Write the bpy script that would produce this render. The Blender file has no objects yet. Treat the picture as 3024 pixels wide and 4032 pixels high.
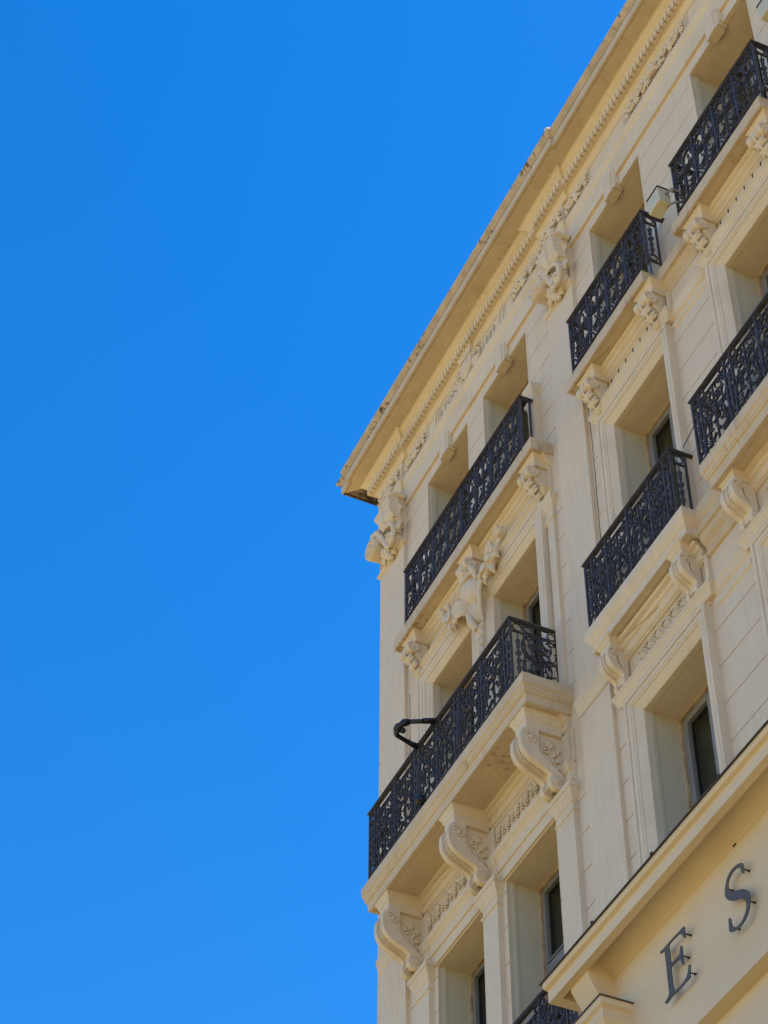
import bpy, math, random
from mathutils import Vector, Matrix
R = math.radians
random.seed(4)
SC = bpy.context.scene
COL = SC.collection
ZO = 1.6            # eye height: every z below is measured from the eye, the street lies at -1.6

# ------------------------------------------------------------------ camera, sky, sun, exposure
cam = bpy.data.objects.new('camera', bpy.data.cameras.new('camera')); COL.objects.link(cam)
SC.camera = cam
cam.data.sensor_fit = 'HORIZONTAL'; cam.data.sensor_width = 36.0
cam.data.lens = 8835.2 / 3024.0 * 36.0
cam.data.clip_start = 0.1; cam.data.clip_end = 3000
_p, _y, _r = R(46.94996), R(-65.61993), R(0.31828)
_f = Vector((math.sin(_y)*math.cos(_p), math.cos(_y)*math.cos(_p), math.sin(_p)))
_rt = Vector((math.cos(_y), -math.sin(_y), 0)); _up = _rt.cross(_f)
_r2 = _rt*math.cos(_r) + _up*math.sin(_r); _u2 = -_rt*math.sin(_r) + _up*math.cos(_r)
cam.matrix_world = Matrix(((_r2.x, _u2.x, -_f.x, 0), (_r2.y, _u2.y, -_f.y, 0), (_r2.z, _u2.z, -_f.z, ZO), (0, 0, 0, 1)))

SUN_EL = 57.0
SUN_DIR = Vector((0.42, 0.91, 0)).normalized()*math.cos(R(SUN_EL)) + Vector((0, 0, math.sin(R(SUN_EL))))
world = bpy.data.worlds.new('World'); SC.world = world; world.use_nodes = True
nt = world.node_tree
bg = nt.nodes['Background']
sky = nt.nodes.new('ShaderNodeTexSky'); sky.sky_type = 'NISHITA'; sky.sun_disc = False
sky.sun_elevation = R(SUN_EL); sky.sun_rotation = math.atan2(SUN_DIR.x, SUN_DIR.y)
sky.air_density = 1.0; sky.dust_density = 0.1; sky.ozone_density = 3.0; sky.altitude = 100
hs = nt.nodes.new('ShaderNodeHueSaturation'); hs.inputs['Saturation'].default_value = 1.39; hs.inputs['Hue'].default_value = 0.505
nt.links.new(sky.outputs[0], hs.inputs['Color']); nt.links.new(hs.outputs[0], bg.inputs['Color'])
bg.inputs['Strength'].default_value = 0.094
sun = bpy.data.objects.new('sun', bpy.data.lights.new('sun', 'SUN')); COL.objects.link(sun)
sun.data.energy = 3.0; sun.data.angle = R(0.5); sun.data.color = (1.0, 0.93, 0.80)
sun.rotation_euler = (-SUN_DIR).to_track_quat('-Z', 'Y').to_euler()
sun.location = (0, 0, 60)
SC.view_settings.view_transform = 'Standard'; SC.view_settings.look = 'None'
SC.view_settings.exposure = 1.50; SC.view_settings.gamma = 1.0

# ------------------------------------------------------------------ materials
def mat(name, col, rough=0.8, metal=0.0, var=None, vscale=2.0, bump=0.0, bscale=60.0, streak=None, spec=0.5, sramp=(0.56, 0.70), corner=0.0):
    m = bpy.data.materials.new(name); m.use_nodes = True
    n = m.node_tree.nodes; l = m.node_tree.links
    b = n['Principled BSDF']
    b.inputs['Base Color'].default_value = (*col, 1); b.inputs['Roughness'].default_value = rough
    b.inputs['Metallic'].default_value = metal; b.inputs['Specular IOR Level'].default_value = spec
    geo = n.new('ShaderNodeNewGeometry'); last = None
    if var:
        t = n.new('ShaderNodeTexNoise'); t.inputs['Scale'].default_value = vscale; t.inputs['Detail'].default_value = 6; t.inputs['Roughness'].default_value = 0.62
        l.new(geo.outputs['Position'], t.inputs['Vector'])
        cr = n.new('ShaderNodeValToRGB'); cr.color_ramp.elements[0].position = 0.32; cr.color_ramp.elements[1].position = 0.68
        cr.color_ramp.elements[0].color = (*var, 1); cr.color_ramp.elements[1].color = (*col, 1)
        l.new(t.outputs['Fac'], cr.inputs[0]); last = cr.outputs[0]
    if streak:
        mp = n.new('ShaderNodeVectorMath'); mp.operation = 'MULTIPLY'; mp.inputs[1].default_value = (9.0, 9.0, 1.1)
        l.new(geo.outputs['Position'], mp.inputs[0])
        t = n.new('ShaderNodeTexNoise'); t.inputs['Scale'].default_value = 1.6; t.inputs['Detail'].default_value = 8; t.inputs['Roughness'].default_value = 0.7
        l.new(mp.outputs[0], t.inputs['Vector'])
        t2 = n.new('ShaderNodeTexNoise'); t2.inputs['Scale'].default_value = 1.3; t2.inputs['Detail'].default_value = 5
        l.new(geo.outputs['Position'], t2.inputs['Vector'])
        av = n.new('ShaderNodeMath'); av.operation = 'ADD'; l.new(t.outputs['Fac'], av.inputs[0]); l.new(t2.outputs['Fac'], av.inputs[1])
        hv = n.new('ShaderNodeMath'); hv.operation = 'MULTIPLY'; hv.inputs[1].default_value = 0.5; l.new(av.outputs[0], hv.inputs[0])
        if corner:
            sp = n.new('ShaderNodeSeparateXYZ'); l.new(geo.outputs['Position'], sp.inputs[0])
            mr = n.new('ShaderNodeMapRange'); l.new(sp.outputs['X'], mr.inputs['Value'])
            mr.inputs['From Min'].default_value = -16.5; mr.inputs['From Max'].default_value = -20.2; mr.inputs['To Min'].default_value = 0.0; mr.inputs['To Max'].default_value = corner
            h2 = n.new('ShaderNodeMath'); h2.operation = 'ADD'; l.new(hv.outputs[0], h2.inputs[0]); l.new(mr.outputs[0], h2.inputs[1]); hv = h2
        cr = n.new('ShaderNodeValToRGB'); cr.color_ramp.elements[0].position = sramp[0]; cr.color_ramp.elements[1].position = sramp[1]
        cr.color_ramp.elements[0].color = (0, 0, 0, 1); cr.color_ramp.elements[1].color = (1, 1, 1, 1)
        l.new(hv.outputs[0], cr.inputs[0])
        mx = n.new('ShaderNodeMix'); mx.data_type = 'RGBA'
        l.new(cr.outputs[0], mx.inputs['Factor'])
        if last: l.new(last, mx.inputs['A'])
        else: mx.inputs['A'].default_value = (*col, 1)
        mx.inputs['B'].default_value = (*streak, 1); last = mx.outputs['Result']
    if last: l.new(last, b.inputs['Base Color'])
    if bump:
        t = n.new('ShaderNodeTexNoise'); t.inputs['Scale'].default_value = bscale; t.inputs['Detail'].default_value = 5
        l.new(geo.outputs['Position'], t.inputs['Vector'])
        t3 = n.new('ShaderNodeTexNoise'); t3.inputs['Scale'].default_value = 5.0; t3.inputs['Detail'].default_value = 3
        l.new(geo.outputs['Position'], t3.inputs['Vector'])
        ad = n.new('ShaderNodeMath'); ad.operation = 'MULTIPLY_ADD'; ad.inputs[1].default_value = 2.5
        l.new(t3.outputs['Fac'], ad.inputs[0]); l.new(t.outputs['Fac'], ad.inputs[2])
        bp = n.new('ShaderNodeBump'); bp.inputs['Strength'].default_value = bump; bp.inputs['Distance'].default_value = 0.01
        l.new(ad.outputs[0], bp.inputs['Height']); l.new(bp.outputs[0], b.inputs['Normal'])
    return m
STUCCO = mat('cream_stucco', (0.70, 0.575, 0.435), 0.9, var=(0.64, 0.52, 0.39), vscale=1.3, bump=0.3, bscale=90, streak=(0.56, 0.45, 0.33), sramp=(0.50, 0.74))
TRIM = mat('cream_stone_trim', (0.69, 0.57, 0.43), 0.85, var=(0.63, 0.515, 0.38), vscale=2.4, bump=0.3, bscale=70, streak=(0.54, 0.43, 0.31), sramp=(0.52, 0.74))
GREYJ = mat('reveal_plaster', (0.58, 0.525, 0.40), 0.9, var=(0.53, 0.48, 0.36), vscale=1.8, bump=0.2, bscale=70)
WORN = mat('weathered_cornice_stone', (0.56, 0.46, 0.35), 0.9, var=(0.40, 0.32, 0.24), vscale=5.0, bump=0.5, bscale=50, streak=(0.07, 0.045, 0.03), sramp=(0.565, 0.63), corner=0.10)
WORNLOW = mat('corona_stone', (0.60, 0.48, 0.35), 0.9, var=(0.52, 0.41, 0.29), vscale=4.0, bump=0.4, bscale=50, streak=(0.28, 0.20, 0.13), sramp=(0.58, 0.70))
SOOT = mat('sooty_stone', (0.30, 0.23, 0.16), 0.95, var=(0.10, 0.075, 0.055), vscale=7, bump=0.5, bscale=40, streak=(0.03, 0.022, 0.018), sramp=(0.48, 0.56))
SLAB = mat('stained_slab_stone', (0.62, 0.49, 0.34), 0.88, var=(0.54, 0.41, 0.27), vscale=4.0, bump=0.35, bscale=60, streak=(0.27, 0.16, 0.08), sramp=(0.56, 0.68))
SIGNW = mat('warm_render', (0.68, 0.55, 0.385), 0.9, var=(0.62, 0.49, 0.335), vscale=1.0, bump=0.25, bscale=80)
IRON = mat('painted_wrought_iron', (0.075, 0.067, 0.074), 0.55, metal=0.0, var=(0.042, 0.038, 0.043), vscale=12, bump=0.2, bscale=120, spec=0.3)
ALU = mat('grey_window_frame', (0.24, 0.235, 0.24), 0.6, var=(0.19, 0.187, 0.19), vscale=6)
GLASS = mat('dark_window_glass', (0.012, 0.014, 0.012), 0.05, spec=0.5)
GLASS.node_tree.nodes['Principled BSDF'].inputs['Alpha'].default_value = 0.40
DARKROOM = mat('dark_interior', (0.02, 0.018, 0.013), 0.9, var=(0.01, 0.01, 0.008), vscale=2)
CURT = mat('olive_curtain', (0.26, 0.28, 0.14), 0.9, var=(0.14, 0.16, 0.07), vscale=5)
FLASH = mat('dark_metal_flashing', (0.045, 0.035, 0.03), 0.6, metal=0.3, var=(0.09, 0.07, 0.05), vscale=14)
LETTER = mat('slate_letter_metal', (0.095, 0.085, 0.08), 0.6, metal=0.0, var=(0.07, 0.063, 0.06), vscale=8)
BLACKM = mat('black_metal', (0.012, 0.013, 0.016), 0.4, metal=0.2, var=(0.02, 0.022, 0.03), vscale=20)
BOXM = mat('beige_enamel', (0.62, 0.54, 0.38), 0.45, var=(0.52, 0.50, 0.36), vscale=8)
CRACK = mat('crack_dirt', (0.05, 0.035, 0.025), 0.95, var=(0.10, 0.07, 0.05), vscale=12)
PUTTY = mat('golden_putty', (0.58, 0.46, 0.30), 0.9, var=(0.30, 0.16, 0.08), vscale=9)
HAIR = mat('hairline_crack', (0.26, 0.19, 0.08), 0.95, var=(0.18, 0.13, 0.06), vscale=12)
INCISE = mat('incised_grey_paint', (0.27, 0.24, 0.20), 0.9, var=(0.34, 0.29, 0.23), vscale=20)
PAVE = mat('bounce_tinted_paving', (0.42, 0.30, 0.105), 0.9, var=(0.36, 0.26, 0.09), vscale=0.6, bump=0.3, bscale=8)  # unseen paving, tinted yellow to warm the bounce onto the facade
TILE = mat('zinc_roof', (0.25, 0.22, 0.20), 0.6, var=(0.18, 0.15, 0.13), vscale=3)

# ------------------------------------------------------------------ mesh helpers
class MB:
    def __init__(s): s.v = []; s.f = []; s.sm = []
    def add(s, vs, fs, smooth=False):
        o = len(s.v); s.v += [tuple(v) for v in vs]
        s.f += [tuple(i+o for i in f) for f in fs]; s.sm += [smooth]*len(fs); return s
    def box(s, x0, x1, y0, y1, z0, z1):
        if x0 > x1: x0, x1 = x1, x0
        vs = [(x, y, z) for x in (x0, x1) for y in (y0, y1) for z in (z0, z1)]
        return s.add(vs, [(0,1,3,2), (4,6,7,5), (0,4,5,1), (2,3,7,6), (0,2,6,4), (1,5,7,3)])
    def prism(s, pts, axis, a, b, smooth=False):
        """closed 2d outline; axis 'x': pts are (y,z); axis 'y': pts are (x,z)"""
        n = len(pts)
        mk = (lambda p, t: (t, p[0], p[1])) if axis == 'x' else (lambda p, t: (p[0], t, p[1]))
        vs = [mk(p, a) for p in pts] + [mk(p, b) for p in pts]
        s.add(vs, [(i, (i+1) % n, n+(i+1) % n, n+i) for i in range(n)], smooth)
        o = len(s.v) - 2*n
        s.f += [tuple(range(o, o+n)), tuple(range(o+2*n-1, o+n-1, -1))]; s.sm += [False, False]
        return s
    def mould(s, path, prof, top=True, bot=True, ends=True, segs=None):
        """sweep profile (outward offset, z) along an open xy path; outward is to the path's left"""
        n = len(path); dirs = [(Vector(path[i+1])-Vector(path[i])).normalized() for i in range(n-1)]
        nor = [Vector((-d.y, d.x)) for d in dirs]
        off = []
        for i in range(n):
            if i == 0: off.append(nor[0])
            elif i == n-1: off.append(nor[-1])
            else:
                a = nor[i-1]+nor[i]; off.append(a/(a.dot(nor[i])))
        m = len(prof); vs = []
        for i in range(n):
            for (o, z) in prof:
                q = Vector(path[i])+off[i]*o; vs.append((q.x, q.y, z))
        fs = [(i*m+j, (i+1)*m+j, (i+1)*m+j+1, i*m+j+1) for i in range(n-1) if segs is None or i in segs for j in range(m-1)]
        if top: fs.append(tuple(i*m for i in range(n)))
        if bot: fs.append(tuple(i*m+m-1 for i in reversed(range(n))))
        s.add(vs, fs)
        if ends:
            for i in (0, n-1):
                o = len(s.v)-n*m+i*m
                b0 = Vector(path[i]); k = len(s.v)
                s.v += [(b0.x, b0.y, prof[0][1]), (b0.x, b0.y, prof[-1][1])]
                s.f.append(tuple(range(o, o+m))+(k+1, k)); s.sm.append(False)
        return s
    def tube(s, pts, r, seg=8, caps=True):
        pts = [Vector(p) for p in pts]; n = len(pts)
        rr = r if isinstance(r, (list, tuple)) else [r]*n
        up = Vector((0.13, 0.21, 0.97)); vs = []
        for i, p in enumerate(pts):
            d = (pts[min(i+1, n-1)]-pts[max(i-1, 0)]).normalized()
            a = d.cross(up)
            if a.length < 1e-3: a = d.cross(Vector((1, 0, 0)))
            a.normalize(); b = d.cross(a)
            for k in range(seg):
                t = 2*math.pi*k/seg; vs.append(p+(a*math.cos(t)+b*math.sin(t))*rr[i])
        fs = [(i*seg+k, i*seg+(k+1) % seg, (i+1)*seg+(k+1) % seg, (i+1)*seg+k) for i in range(n-1) for k in range(seg)]
        if caps: fs += [tuple(range(seg-1, -1, -1)), tuple((n-1)*seg+k for k in range(seg))]
        return s.add(vs, fs, True)
    def ball(s, c, rx, ry=None, rz=None, seg=10, rings=7, rot=None):
        ry = ry or rx; rz = rz or rx; c = Vector(c); vs = []; fs = []
        for i in range(rings+1):
            ph = math.pi*i/rings
            for k in range(seg):
                t = 2*math.pi*k/seg
                q = Vector((rx*math.sin(ph)*math.cos(t), ry*math.sin(ph)*math.sin(t), rz*math.cos(ph)))
                if rot is not None: q = rot @ q
                vs.append(c+q)
        fs = [(i*seg+k, i*seg+(k+1) % seg, (i+1)*seg+(k+1) % seg, (i+1)*seg+k) for i in range(rings) for k in range(seg)]
        return s.add(vs, fs, True)
    def lathe(s, c, prof, seg=14, axis='z'):
        vs = []; c = Vector(c)
        for (r, h) in prof:
            for k in range(seg):
                t = 2*math.pi*k/seg
                if axis == 'z': vs.append(c+Vector((r*math.cos(t), r*math.sin(t), h)))
                elif axis == 'x': vs.append(c+Vector((h, r*math.cos(t), r*math.sin(t))))
                else: vs.append(c+Vector((r*math.cos(t), h, r*math.sin(t))))
        n = len(prof)
        fs = [(i*seg+k, i*seg+(k+1) % seg, (i+1)*seg+(k+1) % seg, (i+1)*seg+k) for i in range(n-1) for k in range(seg)]
        fs += [tuple(range(seg)), tuple((n-1)*seg+k for k in range(seg))]
        return s.add(vs, fs, True)
    def ribbon(s, pts, fr, t, d, wt=None):
        """flat bar along 2d pts; fr(u,v,w)->xyz, t thickness in the plane, d depth (w from 0 to d)"""
        n = len(pts); P = [Vector(p) for p in pts]; vs = []
        for i, p in enumerate(P):
            q = (P[min(i+1, n-1)]-P[max(i-1, 0)])
            if q.length < 1e-9: q = Vector((1, 0))
            q.normalize(); nn = Vector((-q.y, q.x)); h = t/2*(wt[i] if wt else 1)
            a = p+nn*h; b = p-nn*h
            vs += [fr(a.x, a.y, 0), fr(a.x, a.y, d), fr(b.x, b.y, d), fr(b.x, b.y, 0)]
        fs = [(i*4+k, i*4+(k+1) % 4, (i+1)*4+(k+1) % 4, (i+1)*4+k) for i in range(n-1) for k in range(4)]
        fs += [(3, 2, 1, 0), tuple((n-1)*4+k for k in range(4))]
        return s.add(vs, fs)
    def build(s, name, m, parent=None, remesh=None, bevel=None, smooth_all=False):
        keep = [i for i, f in enumerate(s.f) if len(f) > 2]; s.f = [s.f[i] for i in keep]; s.sm = [s.sm[i] for i in keep]
        used = sorted({i for f in s.f for i in f}); mp = {a: b for b, a in enumerate(used)}
        s.v = [s.v[i] for i in used]; s.f = [tuple(mp[i] for i in f) for f in s.f]
        me = bpy.data.meshes.new(name)
        me.from_pydata([(x, y, z+ZO) for x, y, z in s.v], [], s.f)
        me.polygons.foreach_set('use_smooth', [True]*len(s.f) if smooth_all else s.sm)
        me.materials.append(m); me.update()
        o = bpy.data.objects.new(name, me); COL.objects.link(o)
        if remesh:
            md = o.modifiers.new('remesh', 'REMESH'); md.mode = 'VOXEL'; md.voxel_size = remesh; md.use_smooth_shade = True
            ms = o.modifiers.new('smooth', 'SMOOTH'); ms.factor = 0.5; ms.iterations = 1
        if bevel:
            md = o.modifiers.new('bevel', 'BEVEL'); md.width = bevel; md.segments = 2; md.limit_method = 'ANGLE'; md.angle_limit = R(40)
        if parent: o.parent = parent; o.matrix_parent_inverse = parent.matrix_world.inverted()
        return o
def thing(name, label, cat, loc=(0, 0, 0), group=None):
    o = bpy.data.objects.new(name, None); COL.objects.link(o)
    o.location = (loc[0], loc[1], loc[2]+ZO); o['label'] = label; o['category'] = cat
    if group: o['group'] = group
    o.matrix_world = Matrix.Translation(o.location)
    return o
def seg(x1, x0, y): return [(x1, y), (x0, y)]                       # right to left: outward = -y
def ush(x1, x0, y, yb): return [(x1, yb), (x1, y), (x0, y), (x0, yb)]

def fix_normals(o):
    pass

# curves for ironwork and carving
def curl(p0, p1, side=1, A=26.0, sg=0.10, S=False, base=1.2, n=34):
    h = 0; x = y = 0; pts = [(0, 0)]
    for i in range(n):
        t = (i+0.5)/n
        k = A*math.exp(-t/sg)
        k2 = A*math.exp(-(1-t)/sg)
        kap = base*(1 if not S else (1-2*t)) + k + (-k2 if S else k2)
        h += kap/n; x += math.cos(h)/n; y += math.sin(h)/n; pts.append((x, y))
    e = Vector(pts[-1]); L = e.length
    if side < 0: pts = [(a, -b) for a, b in pts]; e = Vector(pts[-1])
    d = Vector(p1)-Vector(p0); sc = d.length/L
    ang = math.atan2(d.y, d.x)-math.atan2(e.y, e.x); c, s_ = math.cos(ang)*sc, math.sin(ang)*sc
    return [(p0[0]+a*c-b*s_, p0[1]+a*s_+b*c) for a, b in pts]
def circ(cx, cy, rx, ry=None, n=16):
    ry = ry or rx
    return [(cx+rx*math.cos(2*math.pi*i/n), cy+ry*math.sin(2*math.pi*i/n)) for i in range(n+1)]
def spiral(cx, cy, r0, r1, a0, turns, n=26):
    return [(cx+(r0+(r1-r0)*i/n)*math.cos(a0+turns*2*math.pi*i/n), cy+(r0+(r1-r0)*i/n)*math.sin(a0+turns*2*math.pi*i/n)) for i in range(n+1)]

# ------------------------------------------------------------------ the street
g = MB(); g.add([(-900, -900, -1.6), (900, -900, -1.6), (900, 900, -1.6), (-900, 900, -1.6)], [(0, 1, 2, 3)])
o = g.build('street', PAVE); o['kind'] = 'structure'

# ------------------------------------------------------------------ the building
XL = -19.86                      # left corner of the facade
BLD = thing('apartment_building', 'cream stucco corner apartment building with carved cornice, ornate iron balconies and tall windows', 'building', (-12, 9, -1.6))
W = 9.0
OPEN = []                        # x0,x1,z0,z1
WT = [(-18.42, -17.20, 'l'), (-16.74, -15.52, 'l'), (-13.80, -12.57, 'r'), (-11.34, -10.12, 'r'), (-8.9, -7.7, 'r')]
for a, b, _ in WT: OPEN.append((a, b, 19.90, 22.50))
WM = [(-18.37, -17.25), (-16.70, -15.58), (-13.72, -12.60), (-11.32, -10.20), (-8.9, -7.8)]
for a, b in WM: OPEN.append((a, b, 16.02, 18.79))
WL = [(-18.36, -17.22), (-16.70, -15.58), (-13.74, -12.62), (-11.34, -10.22)]
for a, b in WL: OPEN.append((a, b, 12.0 if a < -15 else 12.4, 14.59))
wall = MB()
YB = 9.013
xs = sorted(set([XL, -5.0]+[v for o_ in OPEN for v in o_[:2]])); zs = sorted(set([-1.6, 23.9]+[v for o_ in OPEN for v in o_[2:]]))
for i in range(len(xs)-1):
    for j in range(len(zs)-1):
        cx, cz = (xs[i]+xs[i+1])/2, (zs[j]+zs[j+1])/2
        if any(a < cx < b and c < cz < d for a, b, c, d in OPEN): continue
        wall.add([(xs[i], YB, zs[j]), (xs[i+1], YB, zs[j]), (xs[i+1], YB, zs[j+1]), (xs[i], YB, zs[j+1])], [(0, 1, 2, 3)])
wall.add([(XL, YB, -1.6), (XL, YB, 23.9), (XL, 24, 23.9), (XL, 24, -1.6)], [(0, 1, 2, 3)])       # side wall
wall.add([(-5, YB, -1.6), (-5, YB, 23.9), (-5, 24, 23.9), (-5, 24, -1.6)], [(0, 1, 2, 3)])
wall.add([(XL, 24, -1.6), (-5, 24, -1.6), (-5, 24, 23.9), (XL, 24, 23.9)], [(0, 1, 2, 3)])
# course joints of the rusticated zones
J = [10.85, 11.31, 11.77, 12.22, 12.67, 13.12, 13.57, 14.02, 14.455, 14.91, 15.37]
J2 = [16.0, 16.46, 16.91, 17.32, 17.77, 18.22, 18.67, 19.11]
J3 = [20.06, 20.51, 20.97, 21.42, 21.87, 22.34]
def facing(x0, x1, z0, z1, joints=(), y=9.0, mb=None):
    """thin stucco facing, cut by course joints"""
    mb = mb or wall; cuts = [z0]+[j for j in joints if z0+0.05 < j < z1-0.05]+[z1]
    for a, b in zip(cuts[:-1], cuts[1:]):
        mb.box(x0, x1, y, YB+0.002 if y > 8.9 else YB+0.002, a+(0.006 if a != z0 else 0), b-(0.006 if b != z1 else 0))
allj = J+J2+[19.58]+J3
def field(cols, z0, z1, holes, joints):
    for x0, x1 in cols: facing(x0, x1, z0, z1, joints)
ZB = 10.2
for zone in ((ZB, 15.36), (15.36, 19.60), (19.60, 22.70)):
    z0, z1 = zone
    ops = [q for q in OPEN if q[3] <= z1+0.3 and q[3] > z0]
    ops.sort(); 
    for fx0, fx1, rightmost in ((-19.09, -14.87, 0), (-14.24, -5.0, 1)):
        lo = fx0; zt = ops[0][3] if ops else z0
        for q in [q for q in ops if fx0 < q[0] < fx1]:
            facing(lo, q[0], z0, zt, allj); 
            if q[2] > z0: facing(q[0], q[1], z0, q[2], allj)
            lo = q[1]
        facing(lo, fx1, z0, zt, allj)
        facing(fx0, fx1, zt, z1, [j for j in allj if j < zt+0.02])
# reveals
for a, b, c, d in OPEN:
    y1 = 9.50; y0 = YB
    jm = MB(); jm.box(a-0.01, a, YB+0.0005, y1, c, d); jm.build('reveal', GREYJ, BLD)
    jm = MB(); jm.box(b, b+0.01, YB+0.0005, y1, c, d); jm.build('reveal', GREYJ, BLD)
    wall.add([(a, y0, d), (b, y0, d), (b, y1, d), (a, y1, d)], [(0, 1, 2, 3)])
    wall.add([(a, y0, c), (a, y1, c), (b, y1, c), (b, y0, c)], [(0, 1, 2, 3)])
wall.build('wall', STUCCO, BLD)

# corner strip and broad strip (flat pilasters)
for (x0, x1) in ((XL, -19.09), (-14.87, -14.24)):
    st = MB()
    if x0 == XL:
        zj = [14.31, 14.80, 15.24, 15.91, 16.4, 16.9, 17.4, 17.75, 18.15, 18.6, 19.01, 19.46, 19.92, 20.3, 20.65, 21.1, 21.5]
        facing(x0+0.07, x1, ZB, 21.97, [], 8.95, st); facing(x0, x0+0.068, ZB, 21.97, zj, 8.951, st)
    else:
        facing(x0+0.02, x1, ZB, 15.40, [], 8.955, st); facing(x0, x1, 15.40, 21.97, [], 8.947, st)
    st.build('pilaster', STUCCO, BLD)
# ---- roofline entablature: base plane 8.96, ressauts over the strips 8.92
def entab(mb, path, x_top=True):
    mb.mould(path, [(0.0, 23.03), (0.0, 22.84), (-0.006, 22.838), (-0.006, 22.832), (0.0, 22.83), (0.0, 22.70)], top=False, bot=False, ends=False)
arch = MB()
YW = 8.962
def ent_path(e): return [(-5.0, YW-e), (XL+0.0-e*0, YW-e), (XL-e*0, 24)]
COR = MB()
PATH = [(-5.0, YW), (-14.24, YW), (-14.24, YW-0.042), (-14.87, YW-0.042), (-14.87, YW), (-19.09, YW), (-19.09, YW-0.042), (XL, YW-0.042), (XL, 12.0)]
# architrave, two fasciae and cap
COR.mould(PATH, [(0.0, 22.70), (0.0, 22.835), (0.005, 22.845), (0.005, 23.035), (0.012, 23.05), (0.028, 23.075), (0.045, 23.12), (0.05, 23.14), (0.05, 23.175), (0.0, 23.185)], top=True, bot=True, ends=False)
COR.mould(PATH, [(0.0, 23.18), (0.0, 23.60)], top=False, bot=False, ends=False)       # frieze
# bed mould, dentil band, upper bed mould, soffit, corona, cyma
PATHB = [(-5.0, YW), (-14.13, YW), (-14.13, YW-0.042), (-14.83, YW-0.042), (-14.83, YW), (-18.99, YW), (-18.99, YW-0.042), (XL+0.02, YW-0.042), (XL+0.02, 12.0)]
COR.mould(PATHB, [(0.0, 23.59), (0.012, 23.60), (0.016, 23.615), (0.035, 23.64), (0.05, 23.655), (0.055, 23.67), (0.10, 23.675), (0.10, 23.79), (0.115, 23.80), (0.12, 23.82), (0.145, 23.85), (0.185, 23.885), (0.20, 23.905), (0.215, 23.91), (0.215, 23.93)], top=True, bot=False, ends=False)
x = -6.0
while x > -20.02:                                      # dentils
    yy = YW-0.10-0.042*(1 if (x < -18.95 or -14.80 < x < -14.10) else 0)
    COR.box(x, x+0.062, yy-0.048, yy+0.02, 23.668, 23.79); x -= 0.0845
COR.build('entablature', TRIM, BLD)
PATH2 = [(-5.0, YW), (-14.13, YW), (-14.13, YW-0.042), (XL+0.24, YW-0.042), (XL+0.24, YW), (XL, YW), (XL, 12.0)]
LOW = [(0.0, 23.93), (0.39, 23.93), (0.39, 23.942), (0.41, 23.942), (0.41, 23.930), (0.44, 23.932), (0.442, 24.06), (0.436, 24.068), (0.42, 24.072), (0.418, 24.086)]
HIGH = [(0.418, 24.086), (0.448, 24.092), (0.455, 24.105), (0.475, 24.118), (0.485, 24.130), (0.500, 24.145), (0.505, 24.175), (0.495, 24.20), (0.46, 24.215), (0.30, 24.23), (-0.4, 24.25)]
CN = MB(); CN.mould(PATH2, LOW, top=False, bot=False, ends=False, segs=(0, 1, 2, 3, 4)); cn = CN.build('cornice', WORNLOW, BLD)
CN = MB(); CN.mould(PATH2, HIGH, top=False, bot=False, ends=False, segs=(0, 1, 2, 3, 4)); CN.build('gutter_moulding', WORN, cn)
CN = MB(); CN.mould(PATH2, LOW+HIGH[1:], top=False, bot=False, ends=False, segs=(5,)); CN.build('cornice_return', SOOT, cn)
rf = MB(); rf.box(XL+0.2, -5.2, 9.5, 23.8, 24.1, 24.30)
rf.build('roof', TILE, BLD)
lit_tip = MB(); lit_tip.ball((-13.69, 8.47, 24.235), 0.045, 0.05, 0.04); lit_tip.box(-13.75, -13.65, 8.45, 8.52, 24.18, 24.23)  # white lump: sunlight on the cornice top put into the colour
lit_tip.build('sunlit_tip', mat('sunlit_white', (0.8, 0.78, 0.72), 0.9, var=(0.7, 0.68, 0.6), vscale=20), BLD)

# frieze panels and strips
YF = YW
def panel(mb, x0, x1, z0, z1, y, d=0.012, w=0.03):
    """raised border band round a panel"""
    mb.box(x0, x1, y-d, y+0.002, z1-w, z1); mb.box(x0, x1, y-d, y+0.002, z0, z0+w)
    mb.box(x0, x0+w, y-d, y+0.002, z0+w, z1-w); mb.box(x1-w, x1, y-d, y+0.002, z0+w, z1-w)
for x in (-18.33, -18.06, -17.98, -16.10, -16.00, -15.70, -13.64, -12.68, -11.20, -10.3):
    FR = MB(); FR.box(x-0.012, x+0.012, YF-0.016, YF+0.002, 23.20, 23.585); FR.build('frieze_fillet', TRIM, BLD)
for a, b in ((-18.31, -18.08), (-17.95, -17.25), (-16.68, -16.12), (-15.97, -15.73), (-13.61, -12.71), (-11.17, -10.34)):
    FR = MB(); panel(FR, a, b, 23.235, 23.555, YF, 0.012, 0.022); FR.build('frieze_panel', TRIM, BLD)

# incised writing
def text(body, x, y, z, size, m, name, parent, depth=0.004, font_w=0.0, sx=1.0):
    cu = bpy.data.curves.new(name, 'FONT'); cu.body = body; cu.size = size; cu.extrude = depth; cu.offset = font_w
    cu.align_x = 'LEFT'; cu.resolution_u = 6; cu.space_character = 1.18
    o = bpy.data.objects.new(name, cu); COL.objects.link(o); o.data.materials.append(m)
    me = bpy.data.meshes.new_from_object(o); bpy.data.objects.remove(o)
    for v in me.vertices:
        a, b, c = v.co; v.co = (x+a*sx, y-c, z+b+ZO)
    o = bpy.data.objects.new(name, me); COL.objects.link(o)
    if not me.materials: me.materials.append(m)
    if parent: o.parent = parent; o.matrix_parent_inverse = parent.matrix_world.inverted()
    return o
o = text('LYON', -17.91, YF, 23.33, 0.20, INCISE, 'inscription', BLD, sx=0.86); o['label'] = 'incised word LYON'
o = text('1889', -16.62, YF, 23.33, 0.20, INCISE, 'inscription', BLD, sx=0.86); o['label'] = 'incised date 1889'

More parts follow.
